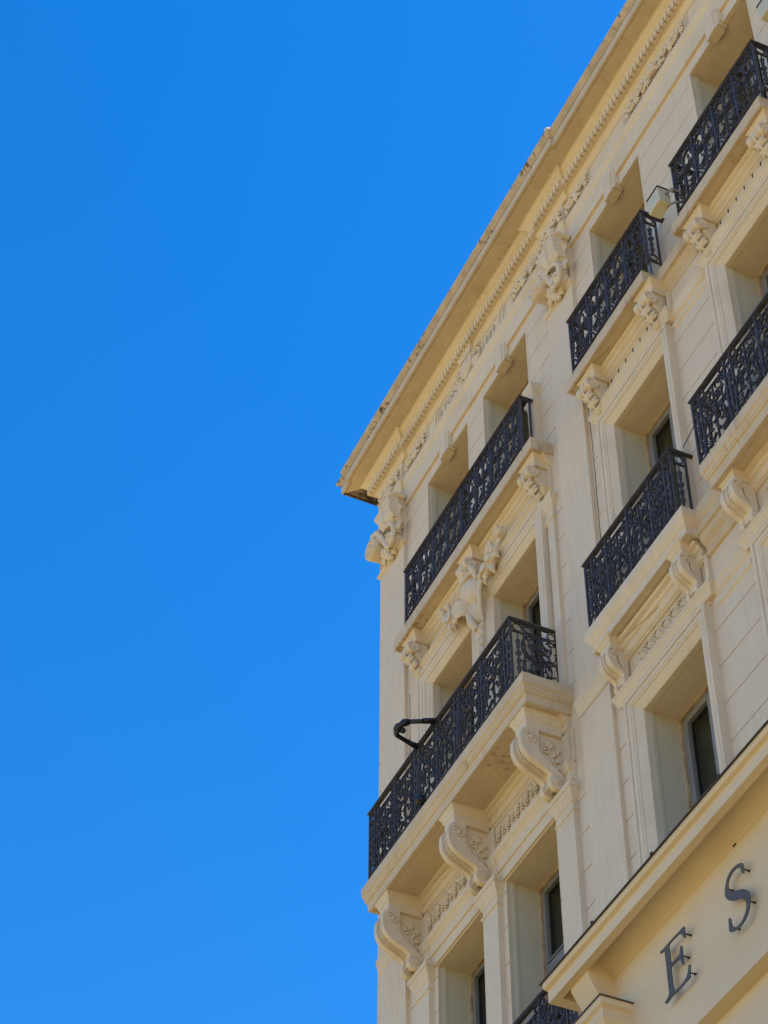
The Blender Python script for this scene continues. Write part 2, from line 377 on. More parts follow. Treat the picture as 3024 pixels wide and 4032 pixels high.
# ---- carving helpers: everything carved is fused by a fine voxel remesh
def leaf(mb, base, ang, L, w, y, lift=0.03, lobes=5):
    """acanthus-like leaf lying on plane y, pointing at angle ang in xz"""
    dx, dz = math.cos(ang), math.sin(ang); nx, nz = -dz, dx
    for i in range(lobes):
        t = (i+0.5)/lobes; r = w*0.5*math.sin(math.pi*(0.25+0.7*t))
        c = (base[0]+dx*L*t, y-lift*math.sin(math.pi*t)-0.01, base[1]+dz*L*t)
        mb.ball(c, r*0.55+0.004, lift*0.55+0.008, r*0.55+0.004, 8, 5)
        for sd in (-1, 1):
            c2 = (c[0]+nx*r*sd*0.9+dx*L*0.06, c[1]+0.01, c[2]+nz*r*sd*0.9+dz*L*0.06)
            mb.ball(c2, r*0.42+0.003, lift*0.4+0.006, r*0.42+0.003, 8, 5)
def scroll3(mb, pts, y, r0, r1, yo=0.0):
    n = len(pts)
    mb.tube([(p[0], y+yo*i/n, p[1]) for i, p in enumerate(pts)], [r0+(r1-r0)*i/(n-1) for i in range(n)], 8)
def shell(mb, cx, cz, r, y, a0=0, n=7, spread=math.pi):
    for i in range(n):
        a = a0-spread/2+spread*i/(n-1)
        p = (cx+math.cos(a)*r*0.55, y-0.012, cz+math.sin(a)*r*0.55)
        rot = Matrix.Rotation(-a, 3, 'Y')
        mb.ball(p, r*0.45, 0.016, r*0.13, 8, 5, rot)
    mb.ball((cx, y-0.01, cz), r*0.18, 0.022, r*0.18, 8, 6)

# frieze reliefs (coat of arms, masks and foliage)
def relief(x0, x1, y, seed, mask=True, name='frieze_relief'):
    rnd = random.Random(seed); mb = MB(); zc = 23.385; w = x1-x0; cx = (x0+x1)/2
    n = max(2, int(round(w/0.27))); st = w/n
    for i in range(n):
        if mask and abs(x0+st*(i+0.5)-cx) < 0.12: continue
        px = x0+st*(i+0.5); s_ = 1 if i % 2 else -1; d = 1 if px < cx else -1
        scroll3(mb, spiral(px, zc+0.012*s_, 0.115, 0.028, math.pi/2*s_*-1, 1.25*s_*d, 34), y-0.035, 0.024, 0.017, -0.02)
        mb.ball((px, y-0.05, zc+0.012*s_), 0.026, 0.03, 0.026)
        for k in range(5):
            a = R(72*k+20*s_); mb.tube([(px+0.03*math.cos(a), y-0.03, zc+0.012*s_+0.03*math.sin(a)), (px+0.05*math.cos(a+.3), y-0.05, zc+0.012*s_+0.05*math.sin(a+.3)), (px+0.07*math.cos(a+.7), y-0.03, zc+0.012*s_+0.07*math.sin(a+.7))], [0.008, 0.014, 0.004], 6)
        for k, (dx, a, L) in enumerate(((0.11, 62, .15), (0.12, -62, .15), (0.10, 20, .10), (-0.11, 118, .13), (-0.11, -118, .13))):
            a = R(a); bx = px+dx*0.8
            for q in (-0.35, 0.0, 0.35):
                mb.tube([(bx, y-0.02, zc), (bx+L*0.5*math.cos(a+q*0.6), y-0.045, zc+L*0.5*math.sin(a+q*0.6)), (bx+L*math.cos(a+q), y-0.02, zc+L*math.sin(a+q))], [0.010, 0.017, 0.005], 6)
    if mask:
        mb.ball((cx, y-0.045, zc+0.02), 0.085, 0.065, 0.105, 14, 10); mb.ball((cx, y-0.105, zc-0.01), 0.018, 0.03, 0.035)
        mb.ball((cx, y-0.075, zc-0.085), 0.045, 0.04, 0.03); mb.ball((cx, y-0.10, zc-0.055), 0.028, 0.015, 0.008)
        for sd in (-1, 1):
            mb.ball((cx+sd*0.036, y-0.095, zc+0.045), 0.022, 0.016, 0.010); mb.tube([(cx+sd*0.01, y-0.10, zc+0.06), (cx+sd*0.04, y-0.108, zc+0.078), (cx+sd*0.07, y-0.09, zc+0.065)], 0.009, 6)
            scroll3(mb, spiral(cx+sd*0.12, zc+0.08, 0.05, 0.015, 0, 1.2*sd), y-0.035, 0.018, 0.012)
            mb.tube([(cx+sd*0.07, y-0.03, zc-0.03), (cx+sd*0.12, y-0.05, zc-0.09), (cx+sd*0.08, y-0.05, zc-0.15)], [0.02, 0.025, 0.008], 8)
    mb.build(name, TRIM, BLD, remesh=0.0075)
relief(-18.98, -18.38, YF, 1, False); relief(-15.62, -14.93, YF, 2, False); relief(-14.16, -13.68, YF, 3, False)
relief(-12.60, -11.26, YF, 4, True); relief(-14.80, -14.30, YF-0.042, 5, False); relief(-19.80, -19.16, YF-0.042, 6, False); relief(-10.2, -9.0, YF, 8, True)
# coat of arms between the inscriptions
ca = MB(); cx = -17.0; zc = 23.40
ca.prism([(cx-0.16, 23.52), (cx-0.17, 23.36), (cx-0.12, 23.24), (cx, 23.14), (cx+0.12, 23.24), (cx+0.17, 23.36), (cx+0.16, 23.52)], 'y', YF-0.075, YF+0.0)
ca.ball((cx, YF-0.07, 23.36), 0.11, 0.04, 0.13)
ca.prism([(cx-0.15, 23.54), (cx-0.19, 23.66), (cx+0.19, 23.66), (cx+0.15, 23.54)], 'y', YF-0.09, YF+0.0)
for i in range(5): ca.box(cx-0.19+i*0.082, cx-0.19+i*0.082+0.05, YF-0.10, YF, 23.66, 23.71)
for sd in (-1, 1):
    scroll3(ca, spiral(cx+sd*0.24, 23.50, 0.09, 0.02, 0 if sd > 0 else math.pi, 1.2*sd), YF-0.03, 0.026, 0.015)
    scroll3(ca, curl((cx+sd*0.2, 23.22), (cx+sd*0.27, 23.44), side=sd), YF-0.03, 0.022, 0.022)
    leaf(ca, (cx+sd*0.18, 23.2), R(60) if sd > 0 else R(120), 0.2, 0.11, YF, 0.045)
ca.build('coat_of_arms', TRIM, BLD, remesh=0.009)

# ---- big cartouches on the strips under the cornice
def strip_ornament(x1, x0, name='carved_capital'):
    """x1 right edge, x0 left edge of the strip"""
    y = 8.947; mb = MB(); W_ = x1-x0; k = W_/0.77
    U = lambda u: x0+u*k
    for i in range(5):
        xx = U(0.08)+(W_-0.16)*i/4
        mb.box(xx-0.045, xx-0.03, y-0.014, y+0.01, 22.02, 22.30); mb.box(xx+0.03, xx+0.045, y-0.014, y+0.01, 22.02, 22.30)
    # console at the right: curved block with rolled top and side volute
    bx1, bx0 = x1+0.03, U(0.53)
    prof = [(y, 22.80), (y-0.22, 22.80), (y-0.235, 22.72), (y-0.21, 22.68), (y-0.215, 22.58), (y-0.195, 22.48), (y-0.14, 22.41), (y-0.06, 22.36), (y, 22.34)]
    mb.prism(prof, 'x', bx0, bx1-0.02)
    for (a, b) in ((bx0-0.02, bx0+0.03), (bx1-0.05, bx1+0.005)): mb.prism([(p-(0.025 if p < y-0.01 else 0), q-0.01) for p, q in prof[1:7]]+[(y-0.05, 22.40), (y-0.08, 22.76)], 'x', a, b)
    mb.tube([(bx0-0.04, y-0.20, 22.82), (bx1+0.03, y-0.20, 22.82)], 0.042, 12); mb.tube([(bx1+0.01, y-0.2, 22.82), (bx1+0.01, y, 22.82)], 0.042, 12)
    mb.tube([(bx1-0.02, y-0.17, 22.60), (bx1+0.02, y-0.12, 22.66), (bx1+0.02, y-0.06, 22.58), (bx1+0.01, y-0.08, 22.50)], [0.02, 0.025, 0.03, 0.02], 8)
    # long side rib left of the console with its hollow
    mb.tube([(bx0-0.05, y-0.18, 22.72), (bx0-0.06, y-0.20, 22.58), (bx0-0.05, y-0.19, 22.46), (bx0-0.01, y-0.17, 22.36)], [0.022, 0.026, 0.024, 0.018], 8)
    mb.tube([(bx0-0.11, y-0.14, 22.70), (bx0-0.12, y-0.16, 22.58), (bx0-0.10, y-0.17, 22.46), (bx0-0.04, y-0.17, 22.36)], [0.018, 0.022, 0.022, 0.016], 8)
    # stem falling from the console into the central scroll
    sx_, sz_ = U(0.64), 22.09
    mb.tube([(U(0.56), y-0.17, 22.38), (U(0.70), y-0.17, 22.33), (U(0.77), y-0.16, 22.22), (U(0.77), y-0.15, 22.10), (U(0.72), y-0.14, 22.00), (sx_, y-0.15, 21.965)], [0.028, 0.034, 0.038, 0.038, 0.036, 0.032], 8)
    scroll3(mb, spiral(sx_, sz_, 0.125, 0.03, -1.6, -1.3), y-0.15, 0.032, 0.018)
    mb.lathe((sx_, y-0.13, sz_), [(0.0, 0.0), (0.10, 0.0), (0.10, 0.12)], 14, 'y')
    mb.ball((sx_, y-0.155, sz_), 0.028)
    # drum volute at the left, strongly projecting
    vx, vz = U(0.17), 22.30
    mb.lathe((vx, y-0.22, vz), [(0.0, 0.0), (0.125, 0.0), (0.128, -0.025), (0.155, -0.025), (0.168, 0.02), (0.16, 0.10), (0.15, 0.23)], 22, 'y')
    scroll3(mb, spiral(vx-0.02, vz+0.02, 0.085, 0.03, 2.2, 0.9), y-0.235, 0.017, 0.013)
    mb.ball((vx-0.03, y-0.24, vz+0.02), 0.036); mb.ball((vx+0.06, y-0.235, vz-0.05), 0.022); mb.ball((vx-0.04, y-0.235, vz-0.075), 0.026)
    # ribbon over the drum, running down to the foot
    mb.tube([(vx-0.10, y-0.16, vz+0.19), (vx+0.02, y-0.19, vz+0.235), (vx+0.14, y-0.18, vz+0.19), (U(0.38), y-0.15, 22.36), (U(0.44), y-0.13, 22.20), (U(0.50), y-0.10, 22.06)], [0.035, 0.05, 0.055, 0.05, 0.045, 0.025], 10)
    # baluster-like bud between
    mb.tube([(U(0.40), y-0.06, 22.80), (U(0.43), y-0.13, 22.72), (U(0.47), y-0.17, 22.60), (U(0.50), y-0.16, 22.48), (U(0.53), y-0.13, 22.38)], [0.03, 0.055, 0.075, 0.07, 0.03], 12)
    mb.tube([(U(0.41), y-0.17, 22.66), (U(0.43), y-0.20, 22.52), (U(0.49), y-0.20, 22.42)], [0.02, 0.026, 0.018], 8)
    mb.ball((U(0.30), y-0.10, 22.62), 0.06, 0.06, 0.075); mb.tube([(U(0.30), y-0.08, 22.68), (U(0.27), y-0.14, 22.58), (U(0.32), y-0.15, 22.50)], [0.03, 0.04, 0.02], 8)
    mb.tube([(U(0.24), y-0.04, 22.76), (U(0.28), y-0.09, 22.70)], [0.03, 0.04], 8)
    # leaves
    for (u, z, a, L, w, yo) in ((0.80, 22.32, -100, 0.20, 0.13, 0.05), (0.75, 22.34, -60, 0.14, 0.10, 0.03), (0.33, 22.22, -80, 0.20, 0.13, 0.06), (0.44, 22.12, -100, 0.20, 0.11, 0.03), (0.38, 22.30, -40, 0.10, 0.08, 0.09), (0.55, 22.04, -80, 0.12, 0.08, 0.01), (0.30, 22.10, -110, 0.14, 0.09, 0.02)):
        leaf(mb, (U(u), z), R(a), L, w, y-yo, 0.045, 5)
    mb.ball((U(0.47), y-0.05, 22.05), 0.035, 0.04, 0.04); mb.ball((U(0.46), y-0.06, 21.96), 0.05, 0.05, 0.05); mb.ball((U(0.50), y-0.05, 21.90), 0.03, 0.03, 0.035)
    mb.build(name, TRIM, BLD, remesh=0.0085)
    nk = MB(); nk.mould(ush(x1, x0, 8.947, 9.0), [(0.0, 21.955), (0.02, 21.965), (0.035, 21.985), (0.035, 22.01), (0.0, 22.02)], ends=False)
    nk.build('necking_moulding', TRIM, BLD)
    uf = MB(); uf.box(x0+0.0, x1-0.0, 8.945, YB, 22.02, 22.70)
    uf.build('capital_block', STUCCO, BLD)
strip_ornament(-14.24, -14.87); strip_ornament(-19.09, XL)

# ---- window surrounds ----
def surround_top(x0, x1, zt, z0=19.9):
    """plain rebate lining with a stepped keystone merging into the architrave"""
    mb = MB(); kc = (x0+x1)/2; t = 0.005
    mb.box(x0-0.03, x0+t, 8.997, 9.058, z0, zt+0.03); mb.box(x1-t, x1+0.03, 8.998, 9.058, z0, zt+0.03); mb.box(x0+t, x1-t, 8.9972, 9.0578, zt-t, zt+0.029)
    mb.build('window_surround', TRIM, BLD)
    mb = MB(); mb.box(x0-0.03, x0+0.013, 9.0585, 9.12, z0, zt+0.02); mb.build('reveal_lining', GREYJ, BLD)
    k = MB()
    k.box(kc-0.155, kc+0.155, 8.9625, 9.06, zt+0.02, 22.705); k.box(kc-0.13, kc+0.13, 8.945, 9.059, zt-0.03, 22.80)
    k.box(kc-0.10, kc+0.085, 8.938, 9.061, zt-0.05, 22.832); k.box(kc-0.03, kc+0.06, 8.931, 9.057, zt-0.048, 22.82)
    k.build('keystone', TRIM, BLD)
for a, b, _ in WT: surround_top(a, b, 22.50)
def frame_prof(mb, x0, x1, zt, z0, wout=0.22, y=8.93):
    """moulded architrave round an opening: steps given as offset, y"""
    st = [(-0.005, 9.062), (-0.005, 8.998), (0.010, 8.985), (0.075, y+0.012), (0.085, y+0.012), (0.088, y), (wout*0.50, y-0.002), (wout*0.52, y-0.012), (wout*0.74, y-0.014), (wout*0.76, y-0.004), (wout*0.80, y-0.004), (wout*0.82, y-0.022), (wout, y-0.024), (wout, 9.02)]
    P = [(x0, z0, -1, 0), (x0, zt, -1, 1), (x1, zt, 1, 1), (x1, z0, 1, 0)]
    m = len(st); vs = []
    for (px, pz, sx, sz) in P:
        for (o_, yy) in st: vs.append((px+sx*o_, yy, pz+sz*o_))
    fs = [(i*m+j, i*m+j+1, (i+1)*m+j+1, (i+1)*m+j) for i in range(3) for j in range(m-1)]
    mb.add(vs, fs)
def cap(mb, x1, x0, z0, z1, y=8.93, out=0.07):
    h = z1-z0
    mb.mould(ush(x1, x0, y, 9.02), [(0.0, z0), (0.008, z0+h*0.12), (out*0.3, z0+h*0.2), (out*0.35, z0+h*0.35), (out*0.75, z0+h*0.6), (out*0.8, z0+h*0.72), (out, z0+h*0.78), (out, z1), (0, z1+0.012)], ends=False)
# middle storey, left bay
mb = MB()
for a, b in WM[:2]: frame_prof(mb, a, b, 18.79, 16.0, 0.29 if a < -17 else 0.29)
mb.build('window_surround', TRIM, BLD)
mb = MB(); cap(mb, -15.20, -18.66, 18.99+0.10, 19.18, 8.93, 0.06); mb.build('header_moulding', TRIM, BLD)
# middle storey, right wing
for a, b in WM[2:]:
    mb = MB(); frame_prof(mb, a, b, 18.79, 16.0, 0.22); mb.build('window_surround', TRIM, BLD)
    mb = MB(); cap(mb, b+0.27, a-0.27, 19.02, 19.17, 8.925, 0.055)
    mb.build('header_moulding', TRIM, BLD)
    for i in range(7):
        sl = MB(); sl.box(a+0.055+i*0.163, a+0.067+i*0.163, 8.9915, 9.004, 19.395, 19.503); sl.build('frieze_slot', CRACK, BLD)
for a, b in ((-12.33, -11.59), (-9.93, -9.17)):          # string courses between the windows
    mb = MB(); mb.mould(seg(b, a, 9.0), [(0.0, 19.02), (0.03, 19.05), (0.035, 19.10), (0.05, 19.15), (0.05, 19.19), (0.0, 19.20)])
    mb.mould(seg(b, a, 9.0), [(0.0, 18.88), (0.022, 18.90), (0.022, 18.96), (0.0, 18.965)])
    mb.build('string_course', TRIM, BLD)
# lower storey, right wing
for a, b in WL[2:]:
    mb = MB(); frame_prof(mb, a, b, 14.59, 11.8, 0.22); mb.build('window_surround', TRIM, BLD)
    mb = MB(); cap(mb, b+0.33, a-0.33, 14.84, 14.98, 8.94, 0.055)
    mb.mould(ush(b+0.24, a-0.24, 8.965, 9.02), [(0, 14.795), (0.0, 14.84)], ends=False)
    mb.build('header_moulding', TRIM, BLD)
for a, b in ((-12.29, -11.67), (-9.89, -9.2)):
    mb = MB(); mb.mould(seg(b, a, 9.0), [(0.0, 14.82), (0.03, 14.86), (0.035, 14.90), (0.055, 14.95), (0.055, 14.99), (0.0, 15.0)])
    mb.mould(seg(b, a, 9.0), [(0.0, 14.68), (0.022, 14.70), (0.022, 14.76), (0.0, 14.765)])
    mb.build('string_course', TRIM, BLD)
for x in (-12.31, -9.91):                                # narrow strip beside each right-hand surround
    mb = MB(); mb.box(x-0.05, x, 8.955, 9.01, 14.99, 15.40); mb.build('pilaster', TRIM, BLD)
    mb = MB(); mb.box(x-0.05, x, 8.955, 9.01, 19.19, 19.50); mb.build('pilaster', TRIM, BLD)
# lower storey, left bay: entablature, pilasters with caps
mb = MB()
mb.mould(seg(-15.08, -18.85, 9.0), [(0.0, 14.60), (0.03, 14.605), (0.03, 14.74), (0.05, 14.745), (0.05, 14.86), (0.06, 14.87), (0.075, 14.90), (0.105, 14.93), (0.11, 14.97), (0.03, 14.985)])
mb.build('lintel_band', TRIM, BLD)
mb = MB(); mb.box(-18.88, -15.06, 8.972, 9.012, 14.98, 15.43); mb.build('frieze', TRIM, BLD)
for xc, hw in ((-18.64, 0.17), (-16.97, 0.17), (-15.28, 0.175)):
    mb = MB()
    mb.box(xc-hw, xc+hw, 8.94, 9.012, 10.2, 14.34)
    mb.mould(ush(xc+hw, xc-hw, 8.94, 9.0), [(0, 14.34), (0.015, 14.345), (0.018, 14.37), (0, 14.38), (0, 14.46), (0.012, 14.47), (0.015, 14.50), (0.03, 14.53), (0.05, 14.57), (0.055, 14.60), (0.068, 14.605), (0.068, 14.67), (0, 14.68)], ends=False)
    mb.mould(ush(xc+hw, xc-hw, 8.935, 9.0), [(0, 14.68), (0, 14.86), (0.02, 14.875), (0.03, 14.91), (0.03, 14.94), (0, 14.95), (0, 15.38)], ends=False)
    mb.build('pilaster', TRIM, BLD)
# middle storey, right pilaster of the left bay
mb = MB(); mb.box(-15.24, -15.10, 8.957, 9.012, 16.0, 18.61)
mb.mould(ush(-15.095, -15.36, 8.955, 9.0), [(0, 18.60), (0, 18.62), (0.015, 18.63), (0.015, 18.67), (0, 18.68), (0, 18.80), (0.02, 18.83), (0.02, 18.86), (0.045, 18.92), (0.055, 18.99), (0, 19.0)], ends=False)
mb.box(-15.33, -15.12, 8.965, 9.012, 19.0, 19.62)
mb.build('pilaster', TRIM, BLD)
# moulding on the strips at slab level
for x1, x0 in ((-14.24, -14.87), (-19.22, -19.80)):
    mb = MB(); mb.mould(seg(x1, x0, 8.95), [(0, 15.36), (0.012, 15.37), (0.014, 15.40), (0.035, 15.45), (0.04, 15.49), (0.05, 15.50), (0.05, 15.56), (0, 15.57)])
    mb.build('string_course', TRIM, BLD)

# ---- ironwork ----
def iron_panel(mb, fr, u0, w, v0, h, kind, t=0.0095, d=0.026):
    def C(p0, p1, **k): mb.ribbon([(u0+a, v0+b) for a, b in curl(p0, p1, **k)], fr, t, d)
    def O(cx, cy, r, ry=None): mb.ribbon([(u0+a, v0+b) for a, b in circ(cx, cy, r, ry)], fr, t, d)
    def L(pts, tt=t): mb.ribbon([(u0+a, v0+b) for a, b in pts], fr, tt, d)
    def B(cx, cy, r, ry=None):
        P = fr(u0+cx, v0+cy, d*0.3); mb.ball(P, r, r*0.9, ry or r, 8, 5)
    if kind == 'N':                                        # narrow baluster bay
        c = w/2; O(c, h-w*0.48, w*0.40); O(c, w*0.45, w*0.36)
        L([(0, h-w*0.98), (w, h-w*0.98)])
        z = [h-w, h*0.74, h*0.70, h*0.66, h*0.60, h*0.56, h*0.50, h*0.44, h*0.40, h*0.36, h*0.30, h*0.26, w*0.85]
        P0 = fr(u0+c, v0, d/2)
        rad = [0.008, 0.010, 0.034, 0.022, 0.026, 0.010, 0.042, 0.010, 0.030, 0.028, 0.016, 0.034, 0.006]
        mb.lathe((P0[0], P0[1], P0[2]), list(zip([r*0.85 for r in rad], z)), 8)
        return
    if kind == 'U':                                        # dense upper-storey panel
        c = w/2; vt = h-0.12
        L([(0, vt), (w, vt)])
        for q in (0.25, 0.75): O(w*q, h-0.06, 0.036, 0.050)
        L([(0.0, h-0.02), (w*0.12, h-0.10), (w*0.25, h-0.118)]); L([(w, h-0.02), (w*0.88, h-0.10), (w*0.75, h-0.118)]); L([(w*0.38, h-0.10), (c, h-0.02), (w*0.62, h-0.10)])
        for sd in (-1, 1):
            X = lambda a: c+sd*a
            C((X(0.02), vt-0.03), (X(0.03), vt-0.27), side=-sd, A=22, base=2.6)
            C((X(0.13), vt-0.02), (X(0.15), vt-0.22), side=sd, A=22, base=2.4)
            C((X(0.10), vt-0.16), (X(0.06), vt-0.33), side=-sd, S=True, A=20)
            C((X(c-0.02), vt-0.05), (X(0.17), vt-0.30), side=sd, S=True, A=20)
            C((X(0.02), 0.42), (X(0.03), 0.17), side=-sd, A=22, base=2.6)
            C((X(0.14), 0.44), (X(0.15), 0.22), side=sd, A=22, base=2.2)
            C((X(c-0.02), 0.40), (X(0.16), 0.12), side=sd, S=True, A=18)
            C((X(c-0.02), 0.14), (X(0.10), 0.02), side=sd, S=True, A=16)
            C((X(0.09), 0.16), (X(0.02), 0.03), side=-sd, A=18)
            C((X(0.09), 0.60), (X(c-0.02), 0.46), side=-sd, S=True, A=16)
            for (a, b, r) in ((0.07, 0.30, .017), (0.11, 0.62, .017), (0.05, 0.50, .02), (0.15, 0.36, .016), (0.12, 0.50, .016), (0.16, 0.62, .014), (0.09, 0.10, .016), (0.15, 0.20, .014), (0.04, 0.66, .014)): B(X(a), b, r, r*1.4)
        L([(c, vt), (c, 0.0)]); B(c, 0.46, 0.034, 0.040); B(c, 0.68, 0.02, 0.035); B(c, 0.22, 0.024, 0.035); B(c, 0.08, 0.026, 0.03)
        for a in range(8):
            an = a*math.pi/4; L([(c+0.02*math.cos(an), 0.46+0.02*math.sin(an)), (c+0.075*math.cos(an), 0.46+0.085*math.sin(an))], t*1.6)
        return
    # wide scroll panel
    c = w/2; hh = h
    L([(0.0, h-0.11), (w, h-0.11)]) if kind == 'P' else None
    for sd in (-1, 1):
        X = lambda a: c+sd*a
        e = c
        C((X(0.04), h-0.16), (X(0.05), h*0.50), side=-sd, A=20, base=2.4)
        C((X(0.04), h*0.47), (X(0.05), 0.14), side=-sd, A=20, base=2.4)
        C((X(e*0.55), h-0.17), (X(e*0.95), h*0.66), side=-sd, A=22, base=1.6)
        C((X(e*0.95), h*0.62), (X(e*0.62), h*0.38), side=-sd, S=True, A=20)
        C((X(e*0.95), h*0.40), (X(e*0.50), h*0.12), side=-sd, A=20, base=2.0)
        C((X(e*0.50), h*0.58), (X(e*0.28), h*0.34), side=sd, A=24, base=1.5)
        C((X(e*0.80), h*0.50), (X(e*0.80), h*0.28), side=sd, A=24, base=1.5)
        C((X(e*0.30), h*0.85), (X(e*0.62), h*0.72), side=sd, A=24, base=1.0)
        C((X(e*0.9), 0.13), (X(e*0.45), 0.03), side=sd, S=True, A=16)
        C((X(e*0.35), 0.04), (X(0.03), 0.11), side=sd, A=16)
        C((X(e*0.40), h*0.80), (X(e*0.36), h*0.62), side=-sd, A=26, base=1.2)
        C((X(e*0.62), h*0.60), (X(e*0.70), h*0.44), side=sd, S=True, A=20)
        C((X(e*0.40), h*0.42), (X(e*0.34), h*0.26), side=-sd, A=26, base=1.2)
        C((X(e*0.95), h*0.84), (X(e*0.72), h*0.78), side=-sd, A=24, base=1.0)
        C((X(e*0.95), h*0.26), (X(e*0.70), h*0.18), side=sd, A=24, base=1.0)
        O(X(e*0.80), h-0.06, 0.045, 0.048) 
        O(X(e*0.28), h*0.66, 0.034, 0.045)
        B(X(e*0.28), h*0.66, 0.020, 0.026); B(X(e*0.80), h*0.50, 0.020); B(X(e*0.45), h*0.46, 0.022, 0.03); B(X(e*0.62), h*0.20, 0.02, 0.026); B(X(e*0.55), h*0.87, 0.018)
        B(X(e*0.72), h*0.68, 0.02, 0.03); B(X(e*0.35), h*0.24, 0.016, 0.024)
    L([(c, h-0.11), (c, 0.0)]); O(c, h*0.48, 0.05, 0.06); B(c, h*0.48, 0.03, 0.035); B(c, h*0.74, 0.022, 0.03); B(c, h*0.22, 0.024, 0.03)

def railing(x0, x1, yf, yb, zb, zt, bays, sides, name='railing', parent=None, uframe=False):
    """bays: list of (kind, width) left to right along the front"""
    h = zt-zb-0.085; v0 = zb+0.045; out = []
    frF = lambda u, v, w: (x0+u, yf+w, v)
    mb = MB(); L = x1-x0
    mb.box(x0-0.03, x1+0.03, yf-0.016, yf+0.048, zt-0.016, zt)              # handrail
    mb.box(x0-0.01, x1+0.01, yf-0.006, yf+0.036, zt-0.030, zt-0.016)
    mb.box(x0, x1, yf+0.001, yf+0.027, zb+0.026, zb+0.042)                   # bottom rail
    n_small = int(L/0.22)
    for i in range(n_small):
        mb.ribbon(circ((i+0.5)*L/n_small, zb+0.006, 0.016, 0.020, 8), frF, 0.007, 0.02)
    u = 0.0
    mb.box(x0-0.011, x0+0.011, yf-0.001, yf+0.030, zb-0.06, zt-0.018)
    for kind, w in bays:
        iron_panel(mb, frF, u, w, v0, h, kind)
        u += w
        th = 0.011 if kind != 'N' else 0.008
        mb.box(x0+u-th, x0+u+th, yf-0.001, yf+0.030, zb-(0.06 if u > L-0.01 else 0.0), zt-0.018)
    mb.build(name, IRON, parent)
    for sx, xx in (('l', x0), ('r', x1)):
        if sx not in sides: continue
        fr = lambda u, v, w, xx=xx: (xx-0.012+w, yf+0.03+u, v)
        mb = MB(); D = yb-yf-0.03
        mb.box(xx-0.03, xx+0.034, yf+0.049, yb+0.02, zt-0.017, zt-0.001); mb.box(xx-0.02, xx+0.024, yf+0.037, yb, zt-0.030, zt-0.017)
        mb.box(xx-0.011, xx+0.013, yf+0.031, yb, zb+0.025, zb+0.041)
        if D > 0.4 or D < 0.17: mb.box(xx-0.010, xx+0.012, yb-0.03, yb-0.006, zb, zt-0.03)
        if D > 0.4:
            iron_panel(mb, fr, 0.0, 0.14, v0, h, 'N', d=0.022)
            mb.box(xx-0.009, xx+0.011, yf+0.165, yf+0.183, zb, zt-0.03)
            iron_panel(mb, fr, 0.16, D-0.20, v0, h, 'S' if False else 'P', t=0.010, d=0.022)
        elif D > 0.17:
            iron_panel(mb, fr, 0.0, 0.145, v0, h, 'N', d=0.022); mb.box(xx-0.010, xx+0.012, yf+0.175, yf+0.197, zb, zt-0.03)
        mb.build(name, IRON, parent)

